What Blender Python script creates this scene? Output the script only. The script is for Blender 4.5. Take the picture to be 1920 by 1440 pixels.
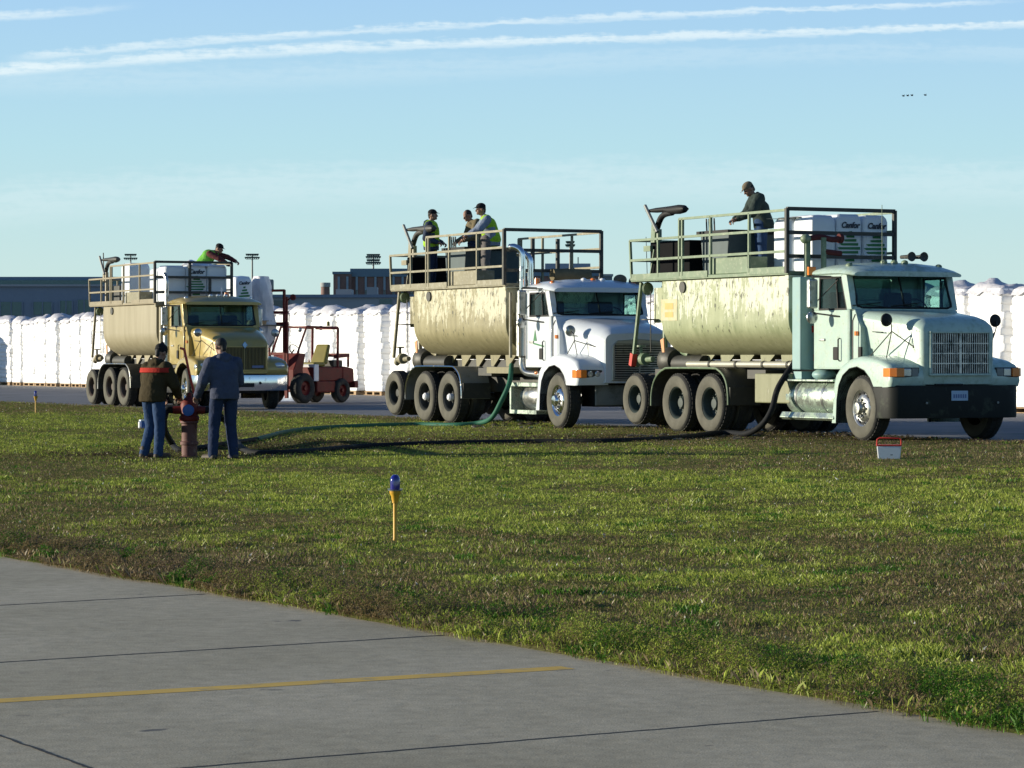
import bpy, math, random
import numpy as np
from mathutils import Vector, Matrix, Euler
R = math.radians
scn = bpy.context.scene
for o in list(bpy.data.objects): bpy.data.objects.remove(o)
C = scn.collection

# ---------------------------------------------------------------- camera, sky, sun, exposure
FPX, CAMZ = 5600.0, 1.33
PIT = math.atan(52 / FPX)
cam_d = bpy.data.cameras.new('camera'); cam = bpy.data.objects.new('camera', cam_d); C.objects.link(cam)
cam.location = (0, 0, CAMZ); cam.rotation_euler = (R(90) - PIT, 0, 0)
cam_d.sensor_width = 36.0; cam_d.lens = 36.0 * FPX / 1920; cam_d.clip_start = 0.5; cam_d.clip_end = 6000
scn.camera = cam
SUN_EL, SUN_AZ = 9.5, -84.0          # azimuth measured from +Y towards +X
world = bpy.data.worlds.new('World'); scn.world = world; world.use_nodes = True
sun_d = bpy.data.lights.new('sun', 'SUN'); sun_d.energy = 5.0; sun_d.angle = R(0.5); sun_d.color = (1.0, 0.91, 0.73)
sun = bpy.data.objects.new('sun', sun_d); C.objects.link(sun)
sd = Vector((math.sin(R(SUN_AZ)) * math.cos(R(SUN_EL)), math.cos(R(SUN_AZ)) * math.cos(R(SUN_EL)), math.sin(R(SUN_EL))))
sun.rotation_euler = sd.to_track_quat('Z', 'Y').to_euler(); sun.location = (-60, 0, 40)
scn.view_settings.view_transform = 'Standard'; scn.view_settings.look = 'None'
scn.view_settings.exposure = 0.48; scn.view_settings.gamma = 1.0

class X:                               # tiny node-math wrapper
    def __init__(s, nt, sock): s.nt, s.s = nt, sock
    def op(s, o, b=None, c=None):
        n = s.nt.nodes.new('ShaderNodeMath'); n.operation = o
        for i, v in enumerate((s, b, c)):
            if v is None: continue
            if isinstance(v, X): s.nt.links.new(v.s, n.inputs[i])
            else: n.inputs[i].default_value = v
        return X(s.nt, n.outputs[0])
    def __add__(s, b): return s.op('ADD', b)
    def __sub__(s, b): return s.op('SUBTRACT', b)
    def __mul__(s, b): return s.op('MULTIPLY', b)
    def __truediv__(s, b): return s.op('DIVIDE', b)
    def abs(s): return s.op('ABSOLUTE')
    def sat(s):
        m = s.op('MAXIMUM', 0.0); return m.op('MINIMUM', 1.0)
    def ss(s, a, b):
        n = s.nt.nodes.new('ShaderNodeMapRange'); n.interpolation_type = 'SMOOTHSTEP'
        s.nt.links.new(s.s, n.inputs[0]); n.inputs[1].default_value = a; n.inputs[2].default_value = b
        return X(s.nt, n.outputs[0])

def build_world():
    nt = world.node_tree; N = nt.nodes; L = nt.links; N.clear()
    out = N.new('ShaderNodeOutputWorld'); bg = N.new('ShaderNodeBackground'); L.new(bg.outputs[0], out.inputs[0])
    sky = N.new('ShaderNodeTexSky'); sky.sky_type = 'NISHITA'; sky.sun_disc = False
    sky.sun_elevation = R(SUN_EL); sky.sun_rotation = R(SUN_AZ)
    sky.air_density = 1.0; sky.dust_density = 0.35; sky.ozone_density = 3.0; sky.altitude = 250
    tc = N.new('ShaderNodeTexCoord'); sp = N.new('ShaderNodeSeparateXYZ'); L.new(tc.outputs['Generated'], sp.inputs[0])
    x, y, z = (X(nt, sp.outputs[i]) for i in range(3))
    yy = y.op('MAXIMUM', 0.05); u = x / yy; v = z / yy
    px = u * FPX + 960.0; py = v * (-FPX) + 668.0
    gate = y.ss(0.3, 0.6)
    cb = N.new('ShaderNodeCombineXYZ'); L.new((px * 0.004).s, cb.inputs[0]); L.new((py * 0.03).s, cb.inputs[1])
    nz = N.new('ShaderNodeTexNoise'); L.new(cb.outputs[0], nz.inputs[0]); nz.inputs['Scale'].default_value = 2.2; nz.inputs['Detail'].default_value = 7; nz.inputs['Roughness'].default_value = 0.62
    cb2 = N.new('ShaderNodeCombineXYZ'); L.new((px * 0.03).s, cb2.inputs[0]); L.new((py * 0.05).s, cb2.inputs[1])
    nz2 = N.new('ShaderNodeTexNoise'); L.new(cb2.outputs[0], nz2.inputs[0]); nz2.inputs['Scale'].default_value = 1.5; nz2.inputs['Detail'].default_value = 6
    n1 = X(nt, nz.outputs[0]) - 0.5; n2 = X(nt, nz2.outputs[0]) - 0.5
    def trail(pts, w0, w1, x0, x1, amp, strength):
        a = np.array(pts, float); co = np.polyfit(a[:, 0] / 1000, a[:, 1], min(3, len(pts) - 1))
        t = px * 0.001; acc = None
        for c in co: acc = (t * 0.0 + float(c)) if acc is None else acc * t + float(c)
        d = (py - acc + n1 * amp + n2 * (amp * 0.5)).abs()
        w = t * (w1 - w0) / 1.9 + w0
        m = (d / w).op('MULTIPLY', -1.0) + 1.0
        m = m.ss(0.0, 0.85) * (n1 * 2.6 + n2 * 1.2 + 0.85).sat()
        f = px.ss(x0 - 40, x0 + 60) * (px.ss(x1 - 160, x1 + 60) * (-1.0) + 1.0)
        return m * f * strength
    # three high contrails and faint cirrus veils, laid out by direction in the sky
    m = trail([(0, 134), (250, 112), (500, 97), (960, 80), (1400, 64), (1900, 46)], 16, 10, -900, 2800, 24, 0.70)
    m = m + trail([(0, 112), (250, 90), (500, 71), (750, 53), (930, 42), (1100, 36), (1400, 24), (1880, 3)], 12, 7, 40, 1900, 24, 0.58)
    m = m + trail([(0, 31), (100, 26), (230, 14)], 12, 7, -700, 230, 15, 0.6)
    m = m + trail([(0, 150), (500, 145), (1000, 122), (1900, 100)], 40, 24, -400, 2600, 40, 0.16)
    m = m + trail([(0, 385), (500, 350), (1000, 340), (1900, 345)], 60, 60, -400, 2400, 60, 0.22)
    m = (m * gate).sat()
    mix = N.new('ShaderNodeMix'); mix.data_type = 'RGBA'; L.new(m.s, mix.inputs[0])
    # autumn morning sky: the Nishita sky graded by elevation (pale cyan horizon, deeper blue above)
    rp = N.new('ShaderNodeValToRGB'); L.new(z.sat().s, rp.inputs[0]); e = rp.color_ramp.elements
    K = 1 / 2 ** 0.48
    st = [(0.0, (.62, .81, .77)), (.03, (.60, .82, .82)), (.07, (.50, .78, .88)), (.125, (.40, .655, .94)), (.25, (.14, .31, .56)), (.55, (.055, .13, .32)), (1.0, (.035, .085, .22))]
    for i, (p_, c_) in enumerate(st):
        q = e[i] if i < 2 else e.new(p_)
        q.position = p_; q.color = (*[v_ * K / 0.1 * 0.1 for v_ in c_], 1)
    sc_ = N.new('ShaderNodeVectorMath'); sc_.operation = 'SCALE'; L.new(rp.outputs[0], sc_.inputs[0]); sc_.inputs['Scale'].default_value = 10.0
    gm = N.new('ShaderNodeMix'); gm.data_type = 'RGBA'; gm.inputs[0].default_value = 0.90; L.new(sky.outputs[0], gm.inputs[6]); L.new(sc_.outputs[0], gm.inputs[7])
    L.new(gm.outputs[2], mix.inputs[6]); mix.inputs[7].default_value = (6.2, 7.0, 7.2, 1)
    L.new(mix.outputs[2], bg.inputs[0]); bg.inputs[1].default_value = 0.10
build_world()

# ---------------------------------------------------------------- materials
def mat(name, col, rough=0.6, metal=0.0, var=0.12, vscale=3.0, col2=None, bump=0.0, bscale=30.0, streak=False,
        dirt=None, dirt_amt=0.0, dscale=2.5, spec=0.5, sss=0.0, coat=0.0, splash=None):
    m = bpy.data.materials.new(name); m.use_nodes = True; nt = m.node_tree; N = nt.nodes; L = nt.links
    p = N['Principled BSDF']; p.inputs['Roughness'].default_value = rough; p.inputs['Metallic'].default_value = metal
    p.inputs['Specular IOR Level'].default_value = spec
    if coat: p.inputs['Coat Weight'].default_value = coat; p.inputs['Coat Roughness'].default_value = 0.08
    tc = N.new('ShaderNodeTexCoord'); mp = N.new('ShaderNodeMapping'); L.new(tc.outputs['Object'], mp.inputs[0])
    if streak: mp.inputs['Scale'].default_value = (4.0, 4.0, 0.45)
    nz = N.new('ShaderNodeTexNoise'); nz.inputs['Scale'].default_value = vscale; nz.inputs['Detail'].default_value = 8; nz.inputs['Roughness'].default_value = 0.62
    L.new(mp.outputs[0], nz.inputs[0])
    rp = N.new('ShaderNodeMapRange'); rp.inputs[1].default_value = 0.3; rp.inputs[2].default_value = 0.7; L.new(nz.outputs[0], rp.inputs[0])
    mx = N.new('ShaderNodeMix'); mx.data_type = 'RGBA'; L.new(rp.outputs[0], mx.inputs[0])
    c2 = col2 if col2 else tuple(c * (1 + var) for c in col); c1 = col if col2 else tuple(c * (1 - var) for c in col)
    mx.inputs[6].default_value = (*c1, 1); mx.inputs[7].default_value = (*c2, 1); last = mx.outputs[2]
    if dirt:
        mp2 = N.new('ShaderNodeMapping'); L.new(tc.outputs['Object'], mp2.inputs[0]); mp2.inputs['Location'].default_value = (3.1, 7.7, 1.3)
        if streak: mp2.inputs['Scale'].default_value = (5.0, 5.0, 0.8)
        n2 = N.new('ShaderNodeTexNoise'); n2.inputs['Scale'].default_value = dscale; n2.inputs['Detail'].default_value = 10; n2.inputs['Roughness'].default_value = 0.7
        L.new(mp2.outputs[0], n2.inputs[0])
        r2 = N.new('ShaderNodeMapRange'); r2.inputs[1].default_value = 0.66 - 0.3 * dirt_amt; r2.inputs[2].default_value = 0.80 - 0.22 * dirt_amt
        L.new(n2.outputs[0], r2.inputs[0])
        m2 = N.new('ShaderNodeMix'); m2.data_type = 'RGBA'; L.new(r2.outputs[0], m2.inputs[0]); L.new(last, m2.inputs[6]); m2.inputs[7].default_value = (*dirt, 1)
        last = m2.outputs[2]
        if metal or rough < 0.4:
            mr = N.new('ShaderNodeMapRange'); L.new(r2.outputs[0], mr.inputs[0]); mr.inputs[3].default_value = rough; mr.inputs[4].default_value = 0.75
            L.new(mr.outputs[0], p.inputs['Roughness'])
    if splash:                          # dried splashes and drips running down from the deck, and dark spatter
        sx = N.new('ShaderNodeSeparateXYZ'); L.new(tc.outputs['Object'], sx.inputs[0]); zz = X(nt, sx.outputs[2])
        def nz(scl, sc_, det=8, ro=.65, loc=(0, 0, 0)):
            mq = N.new('ShaderNodeMapping'); L.new(tc.outputs['Object'], mq.inputs[0]); mq.inputs['Scale'].default_value = scl; mq.inputs['Location'].default_value = loc
            nn = N.new('ShaderNodeTexNoise'); nn.inputs['Scale'].default_value = sc_; nn.inputs['Detail'].default_value = det; nn.inputs['Roughness'].default_value = ro; L.new(mq.outputs[0], nn.inputs[0]); return X(nt, nn.outputs[0])
        big = nz((.9, .2, .1), 1.3, 2); drip = nz((6, 6, 1.3), 1.6, 9, .72); spk = nz((1.8, 1.8, .75), 7, 4, .6, (3, 1, 2)); lump = nz((1, 1, 1), 9, 6, .7)
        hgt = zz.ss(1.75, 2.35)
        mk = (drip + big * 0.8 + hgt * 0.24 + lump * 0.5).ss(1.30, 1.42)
        m5 = N.new('ShaderNodeMix'); m5.data_type = 'RGBA'; L.new((mk * 0.85).s, m5.inputs[0]); L.new(last, m5.inputs[6]); m5.inputs[7].default_value = (*splash, 1)
        sk = (spk + zz.ss(1.5, 2.6) * 0.06).ss(.635, .675); m6 = N.new('ShaderNodeMix'); m6.data_type = 'RGBA'; L.new((sk * .85).s, m6.inputs[0]); L.new(m5.outputs[2], m6.inputs[6]); m6.inputs[7].default_value = (.04, .045, .025, 1)
        low = zz.ss(1.55, 1.85); m7 = N.new('ShaderNodeMix'); m7.data_type = 'RGBA'; L.new(((low * (-1.0) + 1.0) * .6).s, m7.inputs[0]); L.new(m6.outputs[2], m7.inputs[6]); m7.inputs[7].default_value = (.15, .135, .07, 1)  # underside shade painted in as a darker tone on the lower tank curve
        last = m7.outputs[2]
    L.new(last, p.inputs['Base Color'])
    if bump:
        nb = N.new('ShaderNodeTexNoise'); nb.inputs['Scale'].default_value = bscale; nb.inputs['Detail'].default_value = 6; L.new(tc.outputs['Object'], nb.inputs[0])
        b = N.new('ShaderNodeBump'); b.inputs['Strength'].default_value = bump; b.inputs['Distance'].default_value = 0.02
        L.new(nb.outputs[0], b.inputs['Height']); L.new(b.outputs[0], p.inputs['Normal'])
    return m

def glass_mat(name, tint, trans=0.5, rough=0.03):
    m = bpy.data.materials.new(name); m.use_nodes = True; nt = m.node_tree; N = nt.nodes; L = nt.links; N.clear()
    o = N.new('ShaderNodeOutputMaterial'); mx = N.new('ShaderNodeMixShader'); lw = N.new('ShaderNodeLayerWeight'); fx = X(nt, lw.outputs['Facing']); fx = fx.op('POWER', 5.0) * 0.95 + 0.05; fr = fx.s.node
    tr = N.new('ShaderNodeBsdfTransparent'); tr.inputs[0].default_value = (*tint, 1); gl = N.new('ShaderNodeBsdfGlossy'); gl.inputs['Roughness'].default_value = rough
    L.new(fr.outputs[0], mx.inputs[0]); L.new(tr.outputs[0], mx.inputs[1]); L.new(gl.outputs[0], mx.inputs[2])
    df = N.new('ShaderNodeBsdfDiffuse'); df.inputs[0].default_value = (0.08, 0.10, 0.11, 1); m2 = N.new('ShaderNodeMixShader'); m2.inputs[0].default_value = 0.06
    L.new(mx.outputs[0], m2.inputs[1]); L.new(df.outputs[0], m2.inputs[2]); L.new(m2.outputs[0], o.inputs[0])
    return m

def bsdf_of(m): return m.node_tree.nodes['Principled BSDF']
M = {}
M['tank1'] = mat('tank_green_cream', (0.21, 0.245, 0.13), 0.55, 0, splash=(0.58, 0.60, 0.48), col2=(0.35, 0.38, 0.23), vscale=1.6, streak=True, dirt=(0.045, 0.06, 0.035), dirt_amt=0.18, dscale=3.0, bump=0.15, bscale=12)
M['tank2'] = mat('tank_beige', (0.185, 0.165, 0.08), 0.6, 0, splash=(0.54, 0.52, 0.38), col2=(0.32, 0.29, 0.165), vscale=1.5, streak=True, dirt=(0.10, 0.085, 0.05), dirt_amt=0.20, dscale=3.2, bump=0.15, bscale=12)
M['tank3'] = mat('tank_cream', (0.24, 0.21, 0.13), 0.6, 0, col2=(0.32, 0.285, 0.19), vscale=1.2, streak=True, dirt=(0.28, 0.22, 0.13), dirt_amt=0.12, dscale=3.0, bump=0.1, bscale=12)
M['rail1'] = mat('rail_green', (0.14, 0.20, 0.12), 0.5, 0, dirt=(0.27, 0.31, 0.21), dirt_amt=0.5, dscale=9)
M['rail2'] = mat('rail_beige', (0.22, 0.20, 0.125), 0.5, 0, dirt=(0.36, 0.34, 0.26), dirt_amt=0.5, dscale=9)
M['rail3'] = mat('rail_tan', (0.25, 0.21, 0.13), 0.5, 0, dirt=(0.12, 0.10, 0.07), dirt_amt=0.3, dscale=9)
M['dark_steel'] = mat('dark_steel', (0.035, 0.035, 0.03), 0.55, 0.0, dirt=(0.10, 0.10, 0.07), dirt_amt=0.4, dscale=6)
M['paint1'] = mat('greenish_white_paint', (0.40, 0.52, 0.46), 0.28, 0, var=0.08, dirt=(0.30, 0.39, 0.31), dirt_amt=0.6, dscale=9, coat=0.25)
M['paint2'] = mat('white_paint', (0.62, 0.66, 0.70), 0.22, 0, var=0.03, dirt=(0.52, 0.52, 0.46), dirt_amt=0.25, dscale=2.0, coat=0.4)
M['paint3'] = mat('gold_paint', (0.36, 0.27, 0.075), 0.30, 0.15, var=0.06, dirt=(0.33, 0.27, 0.13), dirt_amt=0.4, dscale=2.0, coat=0.4)
M['panel1'] = mat('blue_green_panel', (0.22, 0.36, 0.36), 0.5, 0, var=0.08, dirt=(0.28, 0.38, 0.28), dirt_amt=0.35, dscale=4)
M['chrome'] = mat('chrome', (0.75, 0.76, 0.78), 0.12, 1.0, var=0.05, dirt=(0.34, 0.33, 0.26), dirt_amt=0.35, dscale=5)
M['dull_chrome'] = mat('dusty_chrome', (0.45, 0.46, 0.46), 0.28, 0.9, var=0.1, dirt=(0.26, 0.26, 0.19), dirt_amt=0.55, dscale=5)
M['alu'] = mat('splashed_aluminium', (0.46, 0.52, 0.46), 0.25, 0.75, var=0.12, dirt=(0.24, 0.33, 0.25), dirt_amt=0.7, dscale=7)
M['rubber'] = mat('tyre_rubber', (0.022, 0.022, 0.021), 0.85, 0, dirt=(0.06, 0.058, 0.045), dirt_amt=0.5, dscale=5, bump=0.3, bscale=60)
M['wall_rubber'] = mat('dusty_sidewall', (0.060, 0.058, 0.045), 0.9, 0, col2=(0.125, 0.12, 0.095), vscale=3, bump=0.1, bscale=40)
M['rim1'] = mat('rim_green_grey', (0.03, 0.045, 0.04), 0.6, 0, dirt=(0.07, 0.09, 0.07), dirt_amt=0.4, dscale=5)
M['rim2'] = mat('rim_dark', (0.022, 0.025, 0.022), 0.6, 0, dirt=(0.06, 0.055, 0.04), dirt_amt=0.4, dscale=5)
M['rim3'] = mat('rim_red_brown', (0.06, 0.04, 0.03), 0.6, 0, dirt=(0.11, 0.10, 0.08), dirt_amt=0.4, dscale=5)
M['black'] = mat('black_plastic', (0.014, 0.014, 0.015), 0.6, 0, spec=0.25); M['deck_shade'] = mat('painted_shade_black', (0.008, 0.008, 0.009), 0.9, 0, spec=0.1)  # second black paints in the shade of the open deck interior
M['void'] = mat('dark_interior', (0.02, 0.02, 0.022), 0.9, 0)
M['bumper1'] = mat('dark_bumper', (0.012, 0.014, 0.013), 0.6, 0, spec=0.2, dirt=(0.06, 0.075, 0.05), dirt_amt=0.35, dscale=3)
M['grey_steel'] = mat('grey_steel', (0.20, 0.21, 0.20), 0.5, 0.2, dirt=(0.10, 0.10, 0.08), dirt_amt=0.4)
M['amber'] = mat('amber_lens', (0.75, 0.20, 0.02), 0.2, 0, coat=0.5)
M['red_lens'] = mat('red_lens', (0.5, 0.03, 0.02), 0.25, 0, coat=0.5)
M['lamp'] = mat('headlamp_lens', (0.55, 0.60, 0.62), 0.08, 0.5, coat=1.0)
M['glass'] = glass_mat('windscreen_glass', (0.70, 0.86, 0.84))
M['mirror'] = mat('mirror_glass', (0.8, 0.8, 0.8), 0.03, 1.0)
M['seat'] = mat('seat_fabric', (0.05, 0.05, 0.055), 0.9)
M['console'] = mat('console_blue_grey', (0.05, 0.08, 0.085), 0.6, 0, dirt=(0.10, 0.13, 0.11), dirt_amt=0.2)
M['plastic'] = mat('white_bale_film', (0.88, 0.88, 0.88), 0.5, 0, var=0.02, vscale=5, bump=0.16, bscale=9, spec=0.5)
M['cover'] = mat('crumpled_film', (0.60, 0.59, 0.62), 0.5, 0, var=0.15, vscale=3, bump=0.7, bscale=14)
M['bale'] = mat('bale_sack', (0.70, 0.74, 0.78), 0.4, 0, var=0.05, bump=0.3, bscale=8)
M['green_ink'] = mat('green_print', (0.015, 0.16, 0.045), 0.5)
M['dark_ink'] = mat('dark_print', (0.02, 0.03, 0.05), 0.5)
M['wood'] = mat('pallet_wood', (0.33, 0.22, 0.12), 0.8, 0, var=0.3, streak=False, vscale=6)
M['red'] = mat('weathered_red_paint', (0.15, 0.014, 0.01), 0.6, 0, spec=0.3, dirt=(0.06, 0.018, 0.014), dirt_amt=0.45, dscale=5)
M['bright_red'] = mat('bright_red_paint', (0.50, 0.035, 0.02), 0.45)
M['yellow'] = mat('yellow_paint', (0.62, 0.34, 0.02), 0.5, 0, dirt=(0.3, 0.2, 0.08), dirt_amt=0.25, dscale=20)
M['olive_yellow'] = mat('yellow_vinyl', (0.20, 0.17, 0.025), 0.5)
M['white'] = mat('white_plastic', (0.72, 0.73, 0.75), 0.45, 0, var=0.05)
M['hyd_body'] = mat('faded_hydrant_paint', (0.13, 0.05, 0.042), 0.7, 0, dirt=(0.24, 0.15, 0.125), dirt_amt=0.4, dscale=9)
M['blue'] = mat('blue_plastic', (0.02, 0.10, 0.35), 0.45)
M['hose_black'] = mat('black_hose', (0.012, 0.013, 0.015), 0.75, 0, spec=0.15, dirt=(0.07, 0.07, 0.05), dirt_amt=0.3, dscale=6)
M['hose_green'] = mat('green_hose', (0.025, 0.12, 0.075), 0.65, 0, spec=0.2, dirt=(0.03, 0.06, 0.045), dirt_amt=0.35, dscale=3)
M['steel_pipe'] = mat('steel_pipe', (0.55, 0.53, 0.44), 0.35, 0.5, dirt=(0.3, 0.3, 0.2), dirt_amt=0.4)
# cloth
def cloth(n, c, c2=None): M[n] = mat(n, c, 0.9, 0, var=0.15, vscale=8, col2=c2, bump=0.4, bscale=25, spec=0.2)
cloth('dark_green_jacket', (0.035, 0.05, 0.045)); cloth('denim', (0.028, 0.058, 0.13)); cloth('dark_denim', (0.022, 0.034, 0.075))
cloth('olive_fleece', (0.045, 0.034, 0.015)); cloth('grey_hoodie', (0.060, 0.070, 0.11)); cloth('hi_vis', (0.30, 0.52, 0.03)); cloth('tan_cap', (0.16, 0.13, 0.09))
cloth('black_wool', (0.015, 0.015, 0.017)); cloth('grey_trousers', (0.13, 0.12, 0.12)); cloth('navy_shirt', (0.04, 0.055, 0.09)); cloth('grey_shirt', (0.20, 0.24, 0.32)); cloth('red_cloth', (0.40, 0.03, 0.02)); cloth('khaki', (0.16, 0.13, 0.075))
cloth('green_vest', (0.14, 0.40, 0.06)); cloth('maroon', (0.10, 0.03, 0.03))
M['skin'] = mat('skin', (0.28, 0.15, 0.10), 0.6, 0, var=0.08); M['hair'] = mat('dark_hair', (0.012, 0.010, 0.009), 0.7)
M['boot'] = mat('work_boot', (0.06, 0.045, 0.03), 0.7)

# ---------------------------------------------------------------- mesh builder
class MB:
    def __init__(s): s.v = []; s.f = []; s.m = []; s.mi = 0
    def add(s, vs, fs, mi=None):
        b = len(s.v); s.v += [tuple(p) for p in vs]; s.f += [tuple(b + i for i in f) for f in fs]; s.m += [s.mi if mi is None else mi] * len(fs); return s
    def box(s, x0, x1, y0, y1, z0, z1, mi=None):
        vs = [(x, y, z) for x in (x0, x1) for y in (y0, y1) for z in (z0, z1)]
        return s.add(vs, [(0, 1, 3, 2), (4, 6, 7, 5), (0, 4, 5, 1), (2, 3, 7, 6), (0, 2, 6, 4), (1, 5, 7, 3)], mi)
    def hexa(s, p8, mi=None):      # bottom 4 ccw, top 4 ccw
        return s.add(p8, [(3, 2, 1, 0), (4, 5, 6, 7), (0, 1, 5, 4), (1, 2, 6, 5), (2, 3, 7, 6), (3, 0, 4, 7)], mi)
    def bar(s, a, b, w=0.04, h=None, mi=None):
        a, b = Vector(a), Vector(b); d = (b - a).normalized(); up = Vector((0, 0, 1)) if abs(d.z) < 0.95 else Vector((1, 0, 0))
        r = d.cross(up).normalized(); u = r.cross(d); h = h or w; w2, h2 = w / 2, h / 2
        q = [-r * w2 - u * h2, r * w2 - u * h2, r * w2 + u * h2, -r * w2 + u * h2]
        return s.add([a + k for k in q] + [b + k for k in q], [(3, 2, 1, 0), (4, 5, 6, 7), (0, 1, 5, 4), (1, 2, 6, 5), (2, 3, 7, 6), (3, 0, 4, 7)], mi)
    def tube(s, pts, r, seg=12, cap=True, mi=None):
        pts = [Vector(p) for p in pts]; n = len(pts); rr = r if isinstance(r, (list, tuple)) else [r] * n
        vs = []; fs = []; prev = None
        for i, p in enumerate(pts):
            d = (pts[min(i + 1, n - 1)] - pts[max(i - 1, 0)]).normalized()
            if prev is None:
                up = Vector((0, 0, 1)) if abs(d.z) < 0.9 else Vector((1, 0, 0)); a = d.cross(up).normalized()
            else: a = (prev - d * prev.dot(d)).normalized()
            prev = a; b = d.cross(a)
            for k in range(seg):
                t = 2 * math.pi * k / seg; vs.append(p + (a * math.cos(t) + b * math.sin(t)) * rr[i])
        for i in range(n - 1):
            for k in range(seg):
                k2 = (k + 1) % seg; fs.append((i * seg + k, i * seg + k2, (i + 1) * seg + k2, (i + 1) * seg + k))
        if cap: fs.append(tuple(range(seg))[::-1]); fs.append(tuple((n - 1) * seg + k for k in range(seg)))
        return s.add(vs, fs, mi)
    def lathe(s, prof, c=(0, 0, 0), axis='z', seg=32, mi=None, closed=False, cap0=True):
        c = Vector(c); vs = []; fs = []; n = len(prof)
        for (r, h) in prof:
            for k in range(seg):
                t = 2 * math.pi * k / seg; a, b = r * math.cos(t), r * math.sin(t)
                vs.append(c + (Vector((a, b, h)) if axis == 'z' else Vector((b, h, a)) if axis == 'y' else Vector((h, a, b))))
        rng = n if closed else n - 1
        for i in range(rng):
            j = (i + 1) % n
            for k in range(seg):
                k2 = (k + 1) % seg; fs.append((i * seg + k, i * seg + k2, j * seg + k2, j * seg + k))
        if not closed:
            if prof[0][0] > 1e-5 and cap0: fs.append(tuple(range(seg))[::-1])
            if prof[-1][0] > 1e-5: fs.append(tuple((n - 1) * seg + k for k in range(seg)))
        return s.add(vs, fs, mi)
    def prism(s, pl, a0, a1, plane='xz', mi=None):   # polygon extruded along the third axis
        n = len(pl)
        def P(p, a): return (p[0], a, p[1]) if plane == 'xz' else (a, p[0], p[1]) if plane == 'yz' else (p[0], p[1], a)
        vs = [P(p, a0) for p in pl] + [P(p, a1) for p in pl]
        return s.add(vs, [tuple(range(n)), tuple(range(2 * n - 1, n - 1, -1))] + [(i, i + n, (i + 1) % n + n, (i + 1) % n) for i in range(n)], mi)
    def loft(s, secs, cap=True, closed=True, mi=None):
        n = len(secs[0]); vs = [p for q in secs for p in q]; fs = []
        for i in range(len(secs) - 1):
            for k in range(n if closed else n - 1):
                k2 = (k + 1) % n; fs.append((i * n + k, i * n + k2, (i + 1) * n + k2, (i + 1) * n + k))
        if cap and closed: fs.append(tuple(range(n))[::-1]); fs.append(tuple((len(secs) - 1) * n + k for k in range(n)))
        return s.add(vs, fs, mi)
    def ell(s, c, r, seg=16, rings=10, mi=None, rot=None):
        vs = []; fs = []; c = Vector(c)
        for i in range(rings + 1):
            ph = math.pi * i / rings
            for k in range(seg):
                t = 2 * math.pi * k / seg; p = Vector((r[0] * math.sin(ph) * math.cos(t), r[1] * math.sin(ph) * math.sin(t), r[2] * math.cos(ph)))
                if rot: p = rot @ p
                vs.append(c + p)
        for i in range(rings):
            for k in range(seg):
                k2 = (k + 1) % seg; fs.append((i * seg + k, (i + 1) * seg + k, (i + 1) * seg + k2, i * seg + k2))
        return s.add(vs, fs, mi)
    def build(s, name, mats, parent=None, smooth=35, bevel=0, bseg=2, loc=None):
        me = bpy.data.meshes.new(name); me.from_pydata([tuple(v) for v in s.v], [], s.f)
        for m in (mats if isinstance(mats, (list, tuple)) else [mats]): me.materials.append(m)
        me.polygons.foreach_set('material_index', s.m); me.validate(); me.update()
        import bmesh
        bm = bmesh.new(); bm.from_mesh(me); bmesh.ops.remove_doubles(bm, verts=bm.verts, dist=1e-5); bmesh.ops.recalc_face_normals(bm, faces=bm.faces); bm.to_mesh(me); bm.free()
        if smooth:
            me.polygons.foreach_set('use_smooth', [True] * len(me.polygons)); me.set_sharp_from_angle(angle=R(smooth))
        o = bpy.data.objects.new(name, me); C.objects.link(o)
        if parent: o.parent = parent
        if loc: o.location = loc
        if bevel:
            b = o.modifiers.new('bevel', 'BEVEL'); b.width = bevel; b.segments = bseg; b.limit_method = 'ANGLE'; b.angle_limit = R(32); b.harden_normals = False
        return o

def tag(o, label, cat, group=None):
    o['label'] = label; o['category'] = cat
    if group: o['group'] = group
    return o
def thing(name, label, cat, loc=(0, 0, 0), rotz=0, group=None):
    o = bpy.data.objects.new(name, None); C.objects.link(o); o.location = loc; o.rotation_euler = (0, 0, rotz); o.empty_display_size = 0.3
    return tag(o, label, cat, group)
def struct(o): o['kind'] = 'structure'; return o
def copy_tree(o, parent=None):
    c = o.copy(); C.objects.link(c); c.parent = parent
    for ch in list(o.children): copy_tree(ch, c)
    return c
def cat_pts(pts, n=6):
    """Catmull-Rom through points"""
    P = [Vector(p) for p in pts]; P = [P[0] * 2 - P[1]] + P + [P[-1] * 2 - P[-2]]; out = []
    for i in range(1, len(P) - 2):
        for k in range(n):
            t = k / n; a, b, c, d = P[i - 1:i + 3]
            out.append(0.5 * ((2 * b) + (c - a) * t + (2 * a - 5 * b + 4 * c - d) * t * t + (3 * b - a - 3 * c + d) * t ** 3))
    out.append(P[-2]); return out

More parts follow.
